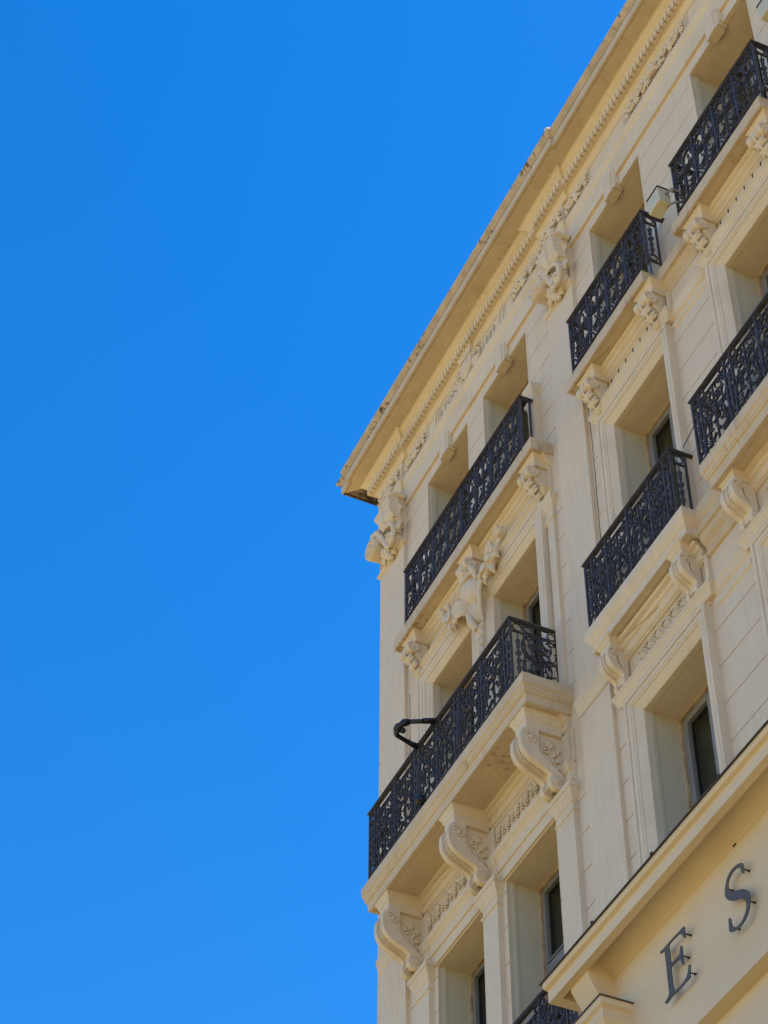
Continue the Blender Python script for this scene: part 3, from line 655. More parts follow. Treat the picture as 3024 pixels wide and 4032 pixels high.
# ---- consoles ----
def csmooth(P, n=3):
    out = []; m = len(P)
    for i in range(m-1):
        p0, p1, p2, p3 = P[max(i-1, 0)], P[i], P[i+1], P[min(i+2, m-1)]
        for k in range(n):
            t = k/n; out.append(tuple(0.5*((2*p1[c])+(-p0[c]+p2[c])*t+(2*p0[c]-5*p1[c]+4*p2[c]-p3[c])*t*t+(-p0[c]+3*p1[c]-3*p2[c]+p3[c])*t**3) for c in (0, 1)))
    return out+[P[-1]]
def big_console(xc, parent, zt=15.62, yf=8.49, sc=1.0, flower=True, hw=0.12, ys=8.94, sy=None):
    """S-shaped console, zt is its top; profile measured in the yz plane"""
    sy = sy or sc
    def q(y, z): return (ys-(8.94-y)*sy, zt-(15.62-z)*sc)
    mb = MB(); a, b = xc-hw, xc+hw
    # abacus block with moulded head
    mb.mould(ush(b+0.0, a-0.0, q(8.52, 0)[0], ys), [(0.0, q(0, 15.385)[1]), (0.0, q(0, 15.50)[1]), (0.012, q(0, 15.51)[1]), (0.02, q(0, 15.55)[1]), (0.045, q(0, 15.59)[1]), (0.05, zt)], ends=False)
    S0 = [(8.53, 15.385), (8.475, 15.345), (8.452, 15.28), (8.448, 15.20), (8.458, 15.12), (8.49, 15.05), (8.55, 14.99), (8.63, 14.945), (8.71, 14.905), (8.765, 14.87), (8.785, 14.845), (8.772, 14.80), (8.765, 14.75), (8.785, 14.70), (8.83, 14.672), (8.88, 14.675), (8.92, 14.71), (8.935, 14.77), (8.93, 14.84), (8.885, 14.90), (8.82, 14.945), (8.74, 15.0), (8.68, 15.07), (8.655, 15.14), (8.655, 15.22), (8.665, 15.30), (8.66, 15.385)]
    S = csmooth([q(*p) for p in S0])
    inner = [q(*p) for p in [(8.55, 15.385), (8.50, 15.33), (8.478, 15.25), (8.485, 15.14), (8.52, 15.07), (8.60, 15.01), (8.69, 14.965), (8.78, 14.91), (8.81, 14.86), (8.80, 14.79), (8.81, 14.74), (8.85, 14.72), (8.94, 14.75), (8.94, 15.385)]]
    rw = hw*0.34
    mb.prism(S, 'x', a, a+rw*1.6); mb.prism(S, 'x', b-rw*1.6, b)
    mb.prism(inner, 'x', a+0.046, b-0.046)
    mb.prism([q(8.66, 15.385), q(8.72, 15.1), q(8.92, 14.85), q(8.94, 14.85), q(8.94, 15.385)], 'x', a+(0.045 if flower else 0.012), b-(0.045 if flower else 0.012))
    # beads down the centre
    path = inner[1:9]
    for i in range(len(path)-1):
        p0, p1 = Vector(path[i]), Vector(path[i+1]); n = max(1, int((p1-p0).length/(0.030*sc)))
        for k in range(n):
            p = p0+(p1-p0)*(k/n); mb.ball((xc, p.x-0.006, p.y), 0.014*sc, seg=8, rings=5)
    for k in range(6):
        xx = a+0.03+(b-a-0.06)*k/5; p = q(8.80, 14.74); mb.ball((xx, p[0], p[1]), 0.012*sc, seg=6, rings=4)
    # side volutes
    for sx, xx in ((1, b), (-1, a)):
        c = q(8.57, 15.265); c2 = q(8.855, 14.775)
        mb.lathe((xx, c[0], c[1]), [(0.030*sc, -0.01*sx), (0.030*sc, 0.012*sx), (0.020*sc, 0.020*sx), (0.0, 0.024*sx)], 16, 'x')
        sp = spiral(c[0], c[1], 0.085*sc, 0.042*sc, 2.6, -1.35, 30)
        mb.tube([(xx+sx*0.002, p[0], p[1]) for p in sp], [0.010*sc]*len(sp), 6)
        mb.lathe((xx, c2[0], c2[1]), [(0.055*sc, -0.01*sx), (0.055*sc, 0.010*sx), (0.040*sc, 0.012*sx), (0.036*sc, 0.004*sx), (0.030*sc, 0.004*sx), (0.026*sc, 0.018*sx), (0.0, 0.020*sx)], 18, 'x')
    con = mb.build('console', TRIM, parent)
    if flower:
        fl = MB(); xx = b-0.036
        fc = q(8.795, 15.26)
        for k in range(9):                                  # daisy
            an = R(-60+k*40); r = 0.040*sc; rot = Matrix.Rotation(an, 3, 'X')
            fl.ball((xx, fc[0]+r*math.cos(an), fc[1]+r*math.sin(an)), 0.018, 0.030*sc, 0.0115*sc, 8, 6, rot)
        fl.ball((xx+0.008, fc[0], fc[1]), 0.016*sc)
        P = [q(8.79, 15.22), q(8.80, 15.13), q(8.83, 15.05), q(8.87, 14.95), q(8.90, 14.87)]
        fl.tube([(xx-0.004, p[0], p[1]) for p in P], [0.010*sc, 0.012*sc, 0.012*sc, 0.010*sc, 0.008*sc], 8)
        for (yy, zz, an, L) in ((8.80, 15.12, 160, .085), (8.81, 15.09, 40, .095), (8.84, 15.03, 20, .085), (8.85, 15.01, 130, .07), (8.88, 14.94, 60, .075), (8.78, 15.19, 200, .07), (8.88, 15.14, 70, .08), (8.885, 14.93, 120, .05)):
            p = q(yy, zz); an = R(an); L *= sc
            pts = [(xx-0.004, p[0], p[1]), (xx+0.010, p[0]+L*0.5*math.cos(an), p[1]+L*0.5*math.sin(an)+0.006), (xx-0.002, p[0]+L*math.cos(an), p[1]+L*math.sin(an))]
            fl.tube(pts, [0.006, 0.019*sc, 0.004], 8)
        fl.tube([(xx-0.01, q(8.92, 15.2)[0], q(8.92, 15.2)[1]), (xx-0.01, q(8.92, 15.0)[0], q(8.92, 15.0)[1])], 0.006, 6)
        fl.build('flower_relief', TRIM, parent, remesh=0.0055)

def small_console(xc, parent, zt=19.67, hw=0.125):
    mb = MB(); a, b = xc-hw, xc+hw
    mb.mould(ush(b+0.005, a-0.005, 8.80, 8.985), [(0.0, 19.50), (0.0, 19.575), (0.012, 19.60), (0.035, 19.635), (0.055, 19.65), (0.055, zt)], ends=False)
    mb.build('console_block', TRIM, parent)
    mb = MB(); cy, cz, r = 8.775, 19.40, 0.088
    mb.lathe((xc, cy, cz), [(0.0, -hw), (r*0.30, -hw), (r*0.34, -hw+0.012), (r*0.55, -hw+0.012), (r*0.62, -hw), (r*0.95, -hw), (r, -hw+0.008), (r, -hw+0.055), (r*0.78, -hw+0.07), (r*0.78, hw-0.07), (r, hw-0.055), (r, hw-0.008), (r*0.95, hw), (r*0.62, hw), (r*0.55, hw-0.012), (r*0.34, hw-0.012), (r*0.30, hw), (0.0, hw)], 22, 'x')
    mb.prism([(8.79, 19.50), (8.79, 19.36), (8.82, 19.30), (8.88, 19.22), (8.94, 19.10), (8.985, 19.02), (8.985, 19.50)], 'x', a+0.025, b-0.025)
    for k in range(7):
        t = R(150+k*22); mb.ball((xc-0.012, cy+r*0.88*math.cos(t), cz+r*0.88*math.sin(t)), 0.0165, seg=10, rings=7); mb.ball((xc+0.022, cy+r*0.86*math.cos(t), cz+r*0.86*math.sin(t)), 0.012, seg=8, rings=5)
    # acanthus leaf: midrib and three pairs of lobes falling towards the wall
    rib = [(xc, 8.70, 19.37), (xc, 8.715, 19.29), (xc, 8.77, 19.20), (xc, 8.84, 19.11), (xc, 8.92, 19.03), (xc, 8.97, 18.98)]
    mb.tube(rib, [0.012, 0.016, 0.017, 0.016, 0.012, 0.008], 8)
    for k, (yy, zz, ll) in enumerate(((8.76, 19.22, 0.085), (8.82, 19.14, 0.085), (8.89, 19.07, 0.065))):
        for sd in (-1, 1):
            mb.tube([(xc+sd*0.008, yy, zz), (xc+sd*ll*0.5, yy-0.010, zz+0.040), (xc+sd*ll*0.85, yy+0.008, zz+0.080)], [0.016, 0.029, 0.020], 8)
            mb.tube([(xc+sd*0.008, yy+0.01, zz), (xc+sd*ll*0.6, yy+0.015, zz+0.01), (xc+sd*ll*0.95, yy+0.03, zz+0.035)], [0.012, 0.020, 0.014], 8)
    mb.build('console', TRIM, parent, remesh=0.0065)

# ---- balconies ----
def balcony_upper(x0, x1, consoles, rail, bays, sides, yb=9.0):
    mb = MB()
    mb.mould(ush(x1, x0, 8.70, 9.0), [(-0.03, 19.668), (-0.03, 19.655), (0.0, 19.655), (0.0, 19.835), (-0.012, 19.845), (-0.06, 19.86)], ends=False)
    sl = mb.build('balcony', SLAB, BLD)
    bm_ = MB(); bm_.mould(seg(x1-0.02, x0+0.02, 9.0), [(0.0, 19.505), (0.012, 19.51), (0.015, 19.525), (0.04, 19.54), (0.05, 19.56), (0.085, 19.585), (0.095, 19.61), (0.125, 19.625), (0.14, 19.66)])
    bm_.build('bed_moulding', TRIM, sl)
    for c in consoles: small_console(c, sl)
    railing(rail[0], rail[1], 8.70, yb, 19.87, 20.79, bays, sides, parent=sl)
    return sl
UP = [('U', 0.266)]
def ub(L): n = round(L/0.42); return [('U', L/n)]*n
balcony_upper(-18.87, -15.055, (-18.56, -16.95, -15.30), (-18.52, -15.27), ub(3.25), 'lr', yb=8.86)
balcony_upper(-14.16, -12.385, (-13.83, -12.50), (-13.99, -12.27), ub(1.72), 'lr')
balcony_upper(-11.72, -9.92, (-11.42, -10.12), (-11.57, -9.86), ub(1.71), 'lr')
balcony_upper(-9.30, -7.5, (-9.0, -7.7), (-9.15, -7.6), ub(1.55), 'lr')
for a, b in ((-12.385, -11.72), (-9.92, -9.30)):                 # the slab edge runs on as a string course
    mb = MB(); mb.mould(seg(b, a, 9.0), [(0.0, 19.50), (0.015, 19.51), (0.02, 19.56), (0.06, 19.62), (0.09, 19.66), (0.125, 19.665), (0.125, 19.84), (0.10, 19.86)])
    mb.build('string_course', SLAB, BLD)

def balcony_mid(x0, x1, yf, consoles, rail, bays, sides, big=True, zc=15.62, profile=None, zr=(15.985, 16.965), ck=None, slabm=None, bz=0.0):
    mb = MB()
    pr = profile or [(-0.075, zc), (-0.07, zc-0.012), (-0.03, zc-0.012), (-0.03, zc), (-0.02, zc+0.10), (-0.005, zc+0.105), (-0.005, zc+0.125), (0.01, zc+0.14), (0.012, zc+0.185), (0.03, zc+0.20), (0.035, zc+0.325), (0.02, zc+0.345), (-0.03, zc+0.352)]
    mb.mould(ush(x1, x0, yf, 9.0), pr, ends=False)
    sl = mb.build('balcony', slabm or SLAB, BLD)
    bm_ = MB(); bm_.mould(seg(x1-0.05, x0+0.05, 9.0), [(o_, z_+bz) for o_, z_ in [(0.0, 15.41), (0.03, 15.415), (0.03, 15.435), (0.045, 15.44), (0.062, 15.46), (0.068, 15.485), (0.06, 15.51), (0.05, 15.515), (0.055, 15.54), (0.075, 15.55), (0.09, 15.585), (0.13, 15.60), (0.14, 15.635)]])
    bm_.build('bed_moulding', TRIM, sl)
    for c in consoles: big_console(c, sl, **(ck or {}))
    railing(rail[0], rail[1], rail[2], 9.0, zr[0], zr[1], bays, sides, parent=sl)
    return sl
b1 = balcony_mid(-19.07, -15.06, 8.43, (-18.73, -17.04, -15.34), (-18.94, -15.29, 8.415), [('N', .15), ('P', .55), ('P', .55), ('N', .12), ('P', .46), ('P', .45), ('N', .12), ('P', .55), ('P', .55), ('N', .15)], 'lr')
b2 = balcony_mid(-14.18, -12.30, 8.755, (-13.99, -12.56), (-14.165, -12.38, 8.73), [('N', .14), ('P', .30), ('P', .4525), ('P', .4525), ('P', .30), ('N', .14)], 'lr', ck=dict(sc=0.63, sy=0.47, hw=0.10, zt=15.632, ys=8.985, flower=False), slabm=TRIM, bz=-0.045, zr=(15.90, 16.875),
     profile=[(-0.03, 15.612), (-0.025, 15.60), (0.0, 15.60), (0.0, 15.71), (0.012, 15.72), (0.02, 15.74), (0.045, 15.79), (0.055, 15.81), (0.055, 15.90), (0.04, 15.92)])
b3 = balcony_mid(-11.74, -7.6, 8.66, (-11.535, -9.9), (-11.80, -7.7, 8.665), [('N', .13), ('P', .47), ('N', .12), ('P', .47), ('P', .47), ('N', .12), ('P', .47), ('P', .47), ('N', .12), ('P', .47), ('P', .47), ('N', .32)], 'l', ck=dict(sc=0.67, sy=0.54, hw=0.11, zt=15.66, ys=8.985, flower=False))
mb = MB(); mb.mould(seg(-11.74, -12.30, 9.0), [(0.0, 15.36), (0.03, 15.37), (0.045, 15.40), (0.03, 15.44), (0.04, 15.48), (0.09, 15.53), (0.10, 15.60), (0.125, 15.61), (0.125, 15.73), (0.15, 15.78), (0.16, 15.90), (0.0, 15.92)])
mb.build('string_course', SLAB, BLD)
# shells on the frieze under the right balcony, rosettes under the left one
for xs_, nm in (([-13.62+0.163*i for i in range(7)], 'shell'), ([-11.2+0.163*i for i in range(7)], 'shell')):
    mb = MB()
    for x in xs_:
        pts = circ(x, 15.19, 0.068, 0.092, 18); mb.tube([(a, 8.990, b) for a, b in pts], 0.013, 6)
        shell(mb, x-0.02, 15.19, 0.085, 9.002, 0.0, 9, 4.6)
        leaf(mb, (x+0.08, 15.30), R(-90), 0.05, 0.04, 8.985, 0.015, 2); leaf(mb, (x+0.08, 15.08), R(90), 0.05, 0.04, 8.985, 0.015, 2)
    mb.box(xs_[0]-0.1, xs_[-1]+0.1, 8.982, 9.0, 15.30, 15.315); mb.box(xs_[0]-0.1, xs_[-1]+0.1, 8.982, 9.0, 15.065, 15.08)
    mb.build('frieze_relief', TRIM, BLD)
for x0_, x1_ in ((-18.56, -17.28), (-16.84, -15.54)):
    mb = MB(); n = 6
    for i in range(n):
        x = x0_+0.1+(x1_-x0_-0.2)*i/(n-1)
        for k in range(6):
            a = k*math.pi/3; mb.ball((x+0.03*math.cos(a), 8.955, 15.27+0.034*math.sin(a)), 0.022, 0.022, 0.022, 8, 5)
        mb.ball((x, 8.945, 15.27), 0.022); leaf(mb, (x, 15.22), R(-90), 0.09, 0.06, 8.97, 0.02, 3)
        if i < n-1:
            xm = x+0.5*(x1_-x0_-0.2)/(n-1)
            scroll3(mb, spiral(xm, 15.25, 0.05, 0.012, 0, 1.3), 8.966, 0.010, 0.008); leaf(mb, (xm, 15.16), R(80), 0.08, 0.05, 8.97, 0.018, 3)
            mb.ball((xm, 8.965, 15.33), 0.014)
    mb.box(x0_, x1_, 8.962, 8.975, 15.375, 15.39); mb.box(x0_, x1_, 8.962, 8.975, 15.09, 15.105); mb.box(x0_, x0_+0.015, 8.962, 8.975, 15.09, 15.39); mb.box(x1_-0.015, x1_, 8.962, 8.975, 15.09, 15.39)
    mb.build('frieze_relief', TRIM, BLD)

# ---- cartouche with fruit swags between the two middle windows ----
ct = MB(); cx = -16.97; Y = 8.93
def V3(x, y, z): return (x, y, z)
ct.ball((cx+0.02, Y-0.04, 18.96), 0.225, 0.20, 0.26, 22, 14)
ct.ball((cx+0.02, Y-0.06, 19.12), 0.165, 0.15, 0.18, 18, 12); ct.ball((cx+0.07, Y-0.02, 18.66), 0.12, 0.13, 0.20, 16, 10)
ct.lathe((cx-0.07, Y-0.15, 18.60), [(0.0, 0.10), (0.068, 0.095), (0.078, 0.02), (0.085, 0.0), (0.10, 0.0), (0.115, 0.03), (0.135, 0.12), (0.15, 0.22), (0.0, 0.25)], 22, 'z')
ct.tube([(cx-0.03, Y-0.13, 19.20), (cx+0.02, Y-0.17, 19.29), (cx+0.06, Y-0.12, 19.39)], [0.085, 0.10, 0.06], 14)
ct.tube([(cx+0.12, Y-0.10, 19.22), (cx+0.16, Y-0.16, 19.30), (cx+0.20, Y-0.15, 19.20), (cx+0.21, Y-0.12, 19.08)], [0.035, 0.045, 0.05, 0.02], 10)
ct.tube([(cx-0.21, Y-0.03, 19.16), (cx-0.25, Y-0.10, 19.02), (cx-0.25, Y-0.14, 18.86), (cx-0.20, Y-0.16, 18.74)], [0.035, 0.045, 0.045, 0.03], 10)
ct.tube([(cx+0.22, Y-0.03, 19.14), (cx+0.26, Y-0.08, 18.98), (cx+0.24, Y-0.10, 18.80), (cx+0.18, Y-0.06, 18.58), (cx+0.16, Y-0.02, 18.45)], [0.04, 0.045, 0.04, 0.035, 0.025], 10)
ct.tube([(cx-0.18, Y-0.20, 18.80), (cx-0.10, Y-0.245, 18.92), (cx+0.02, Y-0.25, 19.05), (cx+0.14, Y-0.20, 19.16), (cx+0.22, Y-0.12, 19.22)], [0.010, 0.020, 0.024, 0.028, 0.03], 8)
ct.tube([(cx-0.13, Y-0.23, 18.80), (cx-0.05, Y-0.25, 18.88), (cx+0.04, Y-0.245, 18.98)], [0.008, 0.014, 0.012], 8)
ct.tube([(cx+0.04, Y-0.14, 18.60), (cx+0.07, Y-0.13, 18.45), (cx+0.11, Y-0.08, 18.33)], [0.045, 0.055, 0.04], 10)
# pendant chain of husks
for k in range(7):
    z = 18.36-k*0.13; rr_ = 0.065-0.006*k
    ct.ball((cx+0.10, Y-0.03, z), rr_, 0.06, 0.07); ct.ball((cx+0.10-rr_*0.7, Y-0.02, z+0.04), rr_*0.6, 0.04, 0.05); ct.ball((cx+0.10+rr_*0.7, Y-0.02, z+0.04), rr_*0.6, 0.04, 0.05)
ct.tube([(cx+0.07, Y-0.05, 18.42), (cx+0.05, Y-0.06, 18.26), (cx+0.12, Y-0.07, 18.16), (cx+0.08, Y-0.05, 18.02)], [0.02, 0.022, 0.02, 0.015], 8)
rnd = random.Random(11)
for sd in (-1, 1):
    ex = cx+sd*0.78
    ct.lathe((ex, Y-0.13, 19.36), [(0.0, 0.0), (0.055, 0.0), (0.075, 0.02), (0.075, 0.12)], 14, 'y'); scroll3(ct, spiral(ex, 19.36, 0.06, 0.02, 0, 1.2), Y-0.14, 0.012, 0.010)
    ct.tube([(ex, Y-0.04, 19.36), (ex-sd*0.08, Y-0.06, 19.26), (ex-sd*0.16, Y-0.07, 19.18)], [0.05, 0.035, 0.04], 8)
    for (dx, dz, r) in ((0.13, 0.20, .062), (0.20, 0.12, .075), (0.31, 0.06, .085), (0.40, 0.12, .06), (0.27, 0.20, .055)):
        px_, pz_ = ex-sd*dx, 19.36-0.32+dz-0.08
        ct.ball((px_, Y-0.08, pz_), r, r*1.1, r, 14, 10)
        ct.tube([(a, Y-0.08-r*0.95, b) for a, b in spiral(px_, pz_, r*0.75, r*0.15, dx*9, 1.6, 22)], [0.014]*23, 6)
    for (dx, dz, a, L) in ((0.22, 0.03, -75, .20), (0.36, 0.0, -100, .17), (0.12, 0.12, -60, .14), (0.32, 0.24, 70, .17), (0.20, 0.26, 100, .15), (0.44, 0.1, -20 if sd < 0 else 200, .12)):
        bx_, bz_ = ex-sd*dx, 18.98+dz; an = R(a)
        ct.tube([(bx_, Y-0.05, bz_), (bx_+L*0.35*math.cos(an), Y-0.10, bz_+L*0.35*math.sin(an)), (bx_+L*0.7*math.cos(an)+0.015, Y-0.11, bz_+L*0.7*math.sin(an)), (bx_+L*math.cos(an), Y-0.07, bz_+L*math.sin(an))], [0.025, 0.045, 0.035, 0.008], 10)
o = ct.build('cartouche', TRIM, BLD, remesh=0.008); o['label'] = 'carved shield with fruit swags between two windows'

# ---- pedestal pier on the top left balcony
mb = MB()
mb.mould(ush(-15.28, -15.43, 8.90, 9.0), [(0, 19.87), (0, 20.755), (0.008, 20.765), (0.010, 20.79), (0.026, 20.82), (0.030, 20.86), (0.0, 20.87), (0, 20.985), (0.010, 20.995), (0.012, 21.02), (0.032, 21.06), (0.038, 21.09), (0.040, 21.15), (-0.01, 21.17)], ends=False)
mb.box(-15.36, -15.33, 8.93, 8.98, 21.165, 21.23)
mb.build('pedestal', TRIM, BLD, bevel=0.004)

# ---- windows ----
def window(x0, x1, z0, z1, transom=None, curtain=0.35, side=0.06, mull=True):
    y = 9.41; f = MB(); w = side
    f.box(x0, x0+w, y, y+0.06, z0, z1); f.box(x1-w, x1, y, y+0.06, z0, z1); f.box(x0+w, x1-w, y, y+0.06, z1-w, z1); f.box(x0+w, x1-w, y, y+0.06, z0, z0+w)
    cxm = (x0+x1)/2
    parts = [(z0+w, z1-w)]
    if transom: f.box(x0+w, x1-w, y+0.001, y+0.058, transom-0.06, transom+0.06); parts = [(z0+w, transom-0.06), (transom+0.06, z1-w)]
    for k, (a, b) in enumerate(parts):
        fixed = transom and k == 1
        cols = [(x0+w, x1-w)] if (fixed or not mull) else [(x0+w, cxm), (cxm, x1-w)]
        for c0, c1 in cols:
            q = 0.012; s_ = 0.05 if not fixed else 0.02
            f.box(c0+q, c0+q+s_, y-0.012, y+0.045, a+q, b-q); f.box(c1-q-s_, c1-q, y-0.012, y+0.045, a+q, b-q)
            f.box(c0+q+s_, c1-q-s_, y-0.012, y+0.045, b-q-s_, b-q); f.box(c0+q+s_, c1-q-s_, y-0.012, y+0.045, a+q, a+q+s_)
    fo = f.build('window', ALU, BLD, bevel=0.003)
    p = MB(); p.box(x0+w*0.5, x1-w*0.5, y+0.030, y+0.036, z0+0.02, z1-0.02); p.build('pane', GLASS, fo)
    cu = MB(); n = 22; wv = (x1-x0)*0.30; vs = []; sg = (x0, x1-wv)
    for xs0 in sg:
        vs = [(xs0+wv*i/n, y+0.16+0.018*math.sin(i*1.9), zz) for zz in (z0+0.05, z1) for i in range(n+1)]
        cu.add(vs, [(i, i+1, n+2+i, n+1+i) for i in range(n)], True)
    cu.build('curtain', CURT, fo)
    ro = MB(); ro.add([(x0-0.3, y+0.7, z0), (x1+0.3, y+0.7, z0), (x1+0.3, y+0.7, z1+0.2), (x0-0.3, y+0.7, z1+0.2)], [(0, 1, 2, 3)])
    ro.add([(x0-0.3, y+0.09, z1+0.2), (x1+0.3, y+0.09, z1+0.2), (x1+0.3, y+0.7, z1+0.2), (x0-0.3, y+0.7, z1+0.2)], [(0, 1, 2, 3)])
    ro.add([(x0-0.3, y+0.09, z0), (x0-0.3, y+0.7, z0), (x0-0.3, y+0.7, z1+0.2), (x0-0.3, y+0.09, z1+0.2)], [(0, 1, 2, 3)])
    ro.add([(x1+0.3, y+0.09, z0), (x1+0.3, y+0.7, z0), (x1+0.3, y+0.7, z1+0.2), (x1+0.3, y+0.09, z1+0.2)], [(0, 1, 2, 3)])
    ro.build('dark_room', DARKROOM, fo)
    if z1 < 22: mb = MB(); mb.box(x0-0.005, x0+0.012, 9.063, 9.10, z0, z1); mb.build('reveal_lining', GREYJ, BLD)
    mb = MB(); mb.box(x0, x0+0.02, 9.385, 9.41, z0, z1-0.02); mb.box(x0, x1, 9.3852, 9.4098, z1-0.02, z1); mb.build('frame_filler', PUTTY, BLD)
for a, b, _ in WT: window(a, b, 19.90, 22.50)
for a, b in WM: window(a, b, 16.02, 18.79, None)
for a, b in WL[:2]: window(a, b, 12.0, 14.59, 13.55)
for a, b in WL[2:]: window(a, b, 12.4, 14.59, None)

# cracks: the drain gap beside the broad strip
mb = MB()
pts = [(-14.20+0.006*math.sin(z*3.1)+0.004*math.sin(z*11), z) for z in [16.9+0.12*i for i in range(24)]]
mb.ribbon(pts, lambda u, v, w: (u, 8.996+w, v), 0.010, 0.006, [0.5+0.5*abs(math.sin(i*0.9)) for i in range(24)])
mb.build('crack', CRACK, BLD); mb = MB()
pts = [(-19.04+0.008*math.sin(z*2.1)+0.004*math.sin(z*9), z) for z in [16.3+0.15*i for i in range(20)]]
mb.ribbon(pts, lambda u, v, w: (u, 8.996+w, v), 0.009, 0.006)
mb.build('crack', CRACK, BLD)
mb = MB(); pts = [(-14.0+0.08*i, 8.72+0.012*i+0.006*math.sin(i*2.0)) for i in range(9)]
mb.ribbon(pts, lambda u, v, w: (u, v, 19.654-w), 0.006, 0.001); mb.build('crack', HAIR, BLD)

# ---- the lower balcony glimpsed beside the ledge
mb = MB(); mb.mould(ush(-15.16, -18.9, 8.84, 9.0), [(0, 11.30), (0.0, 11.50), (0.02, 11.55), (0, 11.56)], ends=False)
lb = mb.build('balcony', SLAB, BLD)
railing(-18.7, -15.22, 8.86, 9.0, 11.60, 12.60, [('N', .15), ('P', .53), ('P', .53), ('N', .12), ('P', .41), ('P', .41), ('N', .12), ('P', .53), ('P', .53), ('N', .15)], '', parent=lb)

# ------------------------------------------------------------------ the annex with the sign
ANX = thing('sign_annex', 'warm cream shopfront annex with projecting ledge, corner bracket and metal sign letters', 'annex', (-9, 8.6, -1.6))
YS = 8.60
mb = MB()
mb.box(-14.60, -5.0, YS, 8.94, 10.34, 11.54); mb.box(-14.60, -5.0, YS+0.004, 8.94, 11.545, 11.90)
mb.box(-14.60, -5.0, 8.735, 8.94, -1.6, 10.34)
# cove under the ledge
cv = [(8.345, 11.66), (8.37, 11.69), (8.42, 11.69), (8.50, 11.65), (8.56, 11.60), (YS+0.002, 11.545), (YS+0.002, 11.9), (8.345, 11.9)]
mb.prism(cv, 'x', -14.52, -5.0)
mb.build('wall', SIGNW, ANX)
mb = MB()
mb.prism([(8.268, 11.565), (8.268, 11.685), (8.262, 11.69), (8.225, 11.70), (8.215, 11.715), (8.215, 11.755), (8.26, 11.765), (8.60, 11.80), (8.94, 11.82), (8.94, 11.74), (8.345, 11.74), (8.345, 11.565)], 'x', -14.65, -5.0)
mb.box(-14.65, -14.53, 8.3445, 8.60, 11.5652, 11.70)
lg = mb.build('ledge', SIGNW, ANX)
mb = MB(); mb.prism([(8.195, 11.752), (8.195, 11.764), (8.24, 11.775), (8.94, 11.84), (8.94, 11.825), (8.24, 11.762)], 'x', -14.68, -5.0)
for x in (-13.7, -12.65, -11.55, -10.5): mb.box(x, x+0.03, 8.19, 8.25, 11.76, 11.785)
mb.build('flashing', FLASH, lg)
mb = MB(); mb.prism([(8.345, 11.70), (8.345, 11.52), (8.40, 11.42), (8.47, 11.28), (8.50, 11.12), (8.60, 11.12), (8.60, 11.70)], 'x', -14.36, -14.05)
mb.build('bracket', SIGNW, ANX, bevel=0.008)
mb = MB()
mb.mould(ush(-13.83, -14.62, 8.335, 8.60), [(0.0, 9.5), (0, 10.88), (0.012, 10.90), (0.03, 10.93), (0.03, 10.955), (0.015, 10.96), (0.015, 11.03), (0.05, 11.05), (0.055, 11.11), (0.0, 11.12)], ends=False)
pr = mb.build('pier', SIGNW, ANX)
mb = MB(); mb.mould(ush(-13.83, -14.62, 8.335, 8.60), [(0.055, 11.11), (0.065, 11.105), (0.065, 11.122), (0.0, 11.135)], ends=False); mb.build('flashing', FLASH, pr)
mb = MB(); pts = [(-12.0+0.01*math.sin(i*1.7), 11.545+0.012*i) for i in range(5)]
mb.ribbon(pts, lambda u, v, w: (u, 8.5985+w, v), 0.007, 0.004); mb.box(-12.02, -11.98, 8.592, 8.606, 11.53, 11.548)
mb.build('crack', CRACK, ANX)

# sign letters, built as outlines (metres from the letter's lower left corner)
def smooth_outline(P, n=3):
    out = []; m = len(P)
    for i in range(m):
        p0, p1, p2, p3 = P[i-1], P[i], P[(i+1) % m], P[(i+2) % m]
        for k in range(n):
            t = k/n; out.append(tuple(0.5*((2*p1[c])+(-p0[c]+p2[c])*t+(2*p0[c]-5*p1[c]+4*p2[c]-p3[c])*t*t+(-p0[c]+3*p1[c]-3*p2[c]+p3[c])*t**3) for c in (0, 1)))
    return out
def letter(name, label, outline, x, z, pins):
    t = thing('sign_letter', label, 'sign letter', (x, 8.53, z), 'metal letters of the sign')
    mb = MB(); P = [(x+a, z+b) for a, b in outline]
    mb.prism(P, 'y', 8.526, 8.536); mb.build('letter_plate', LETTER, t)
    for a, b in pins:
        mb = MB(); mb.tube([(x+a, 8.536, z+b), (x+a, 8.588, z+b)], 0.0065, 8); mb.tube([(x+a, 8.585, z+b), (x+a, 8.600, z+b)], 0.010, 8)
        mb.build('pin', BLACKM, t)
        mb = MB(); mb.ball((x+a, 8.526, z+b), 0.005, 0.002, 0.005); mb.build('screw', BLACKM, t)
Eo = [(-0.003, 0.508), (0.006, 0.524), (0.047, 0.516), (0.134, 0.521), (0.250, 0.521), (0.322, 0.518), (0.389, 0.522), (0.404, 0.510), (0.395, 0.410), (0.380, 0.413), (0.367, 0.436), (0.349, 0.470), (0.323, 0.491), (0.282, 0.500), (0.198, 0.504), (0.149, 0.500), (0.142, 0.483), (0.144, 0.307), (0.168, 0.306), (0.258, 0.305), (0.284, 0.313), (0.314, 0.377), (0.335, 0.363), (0.334, 0.262), (0.331, 0.185), (0.317, 0.184), (0.302, 0.219), (0.291, 0.255), (0.275, 0.268), (0.217, 0.277), (0.145, 0.277), (0.135, 0.255), (0.142, 0.093), (0.152, 0.051), (0.172, 0.031), (0.230, 0.023), (0.290, 0.027), (0.352, 0.044), (0.383, 0.081), (0.402, 0.133), (0.425, 0.117), (0.404, 0.011), (0.368, 0.005), (0.250, 0.003), (0.096, 0.009), (0.016, -0.005), (-0.005, 0.012), (-0.003, 0.025), (0.054, 0.042), (0.070, 0.061), (0.072, 0.109), (0.070, 0.471), (0.056, 0.492), (0.013, 0.495)]
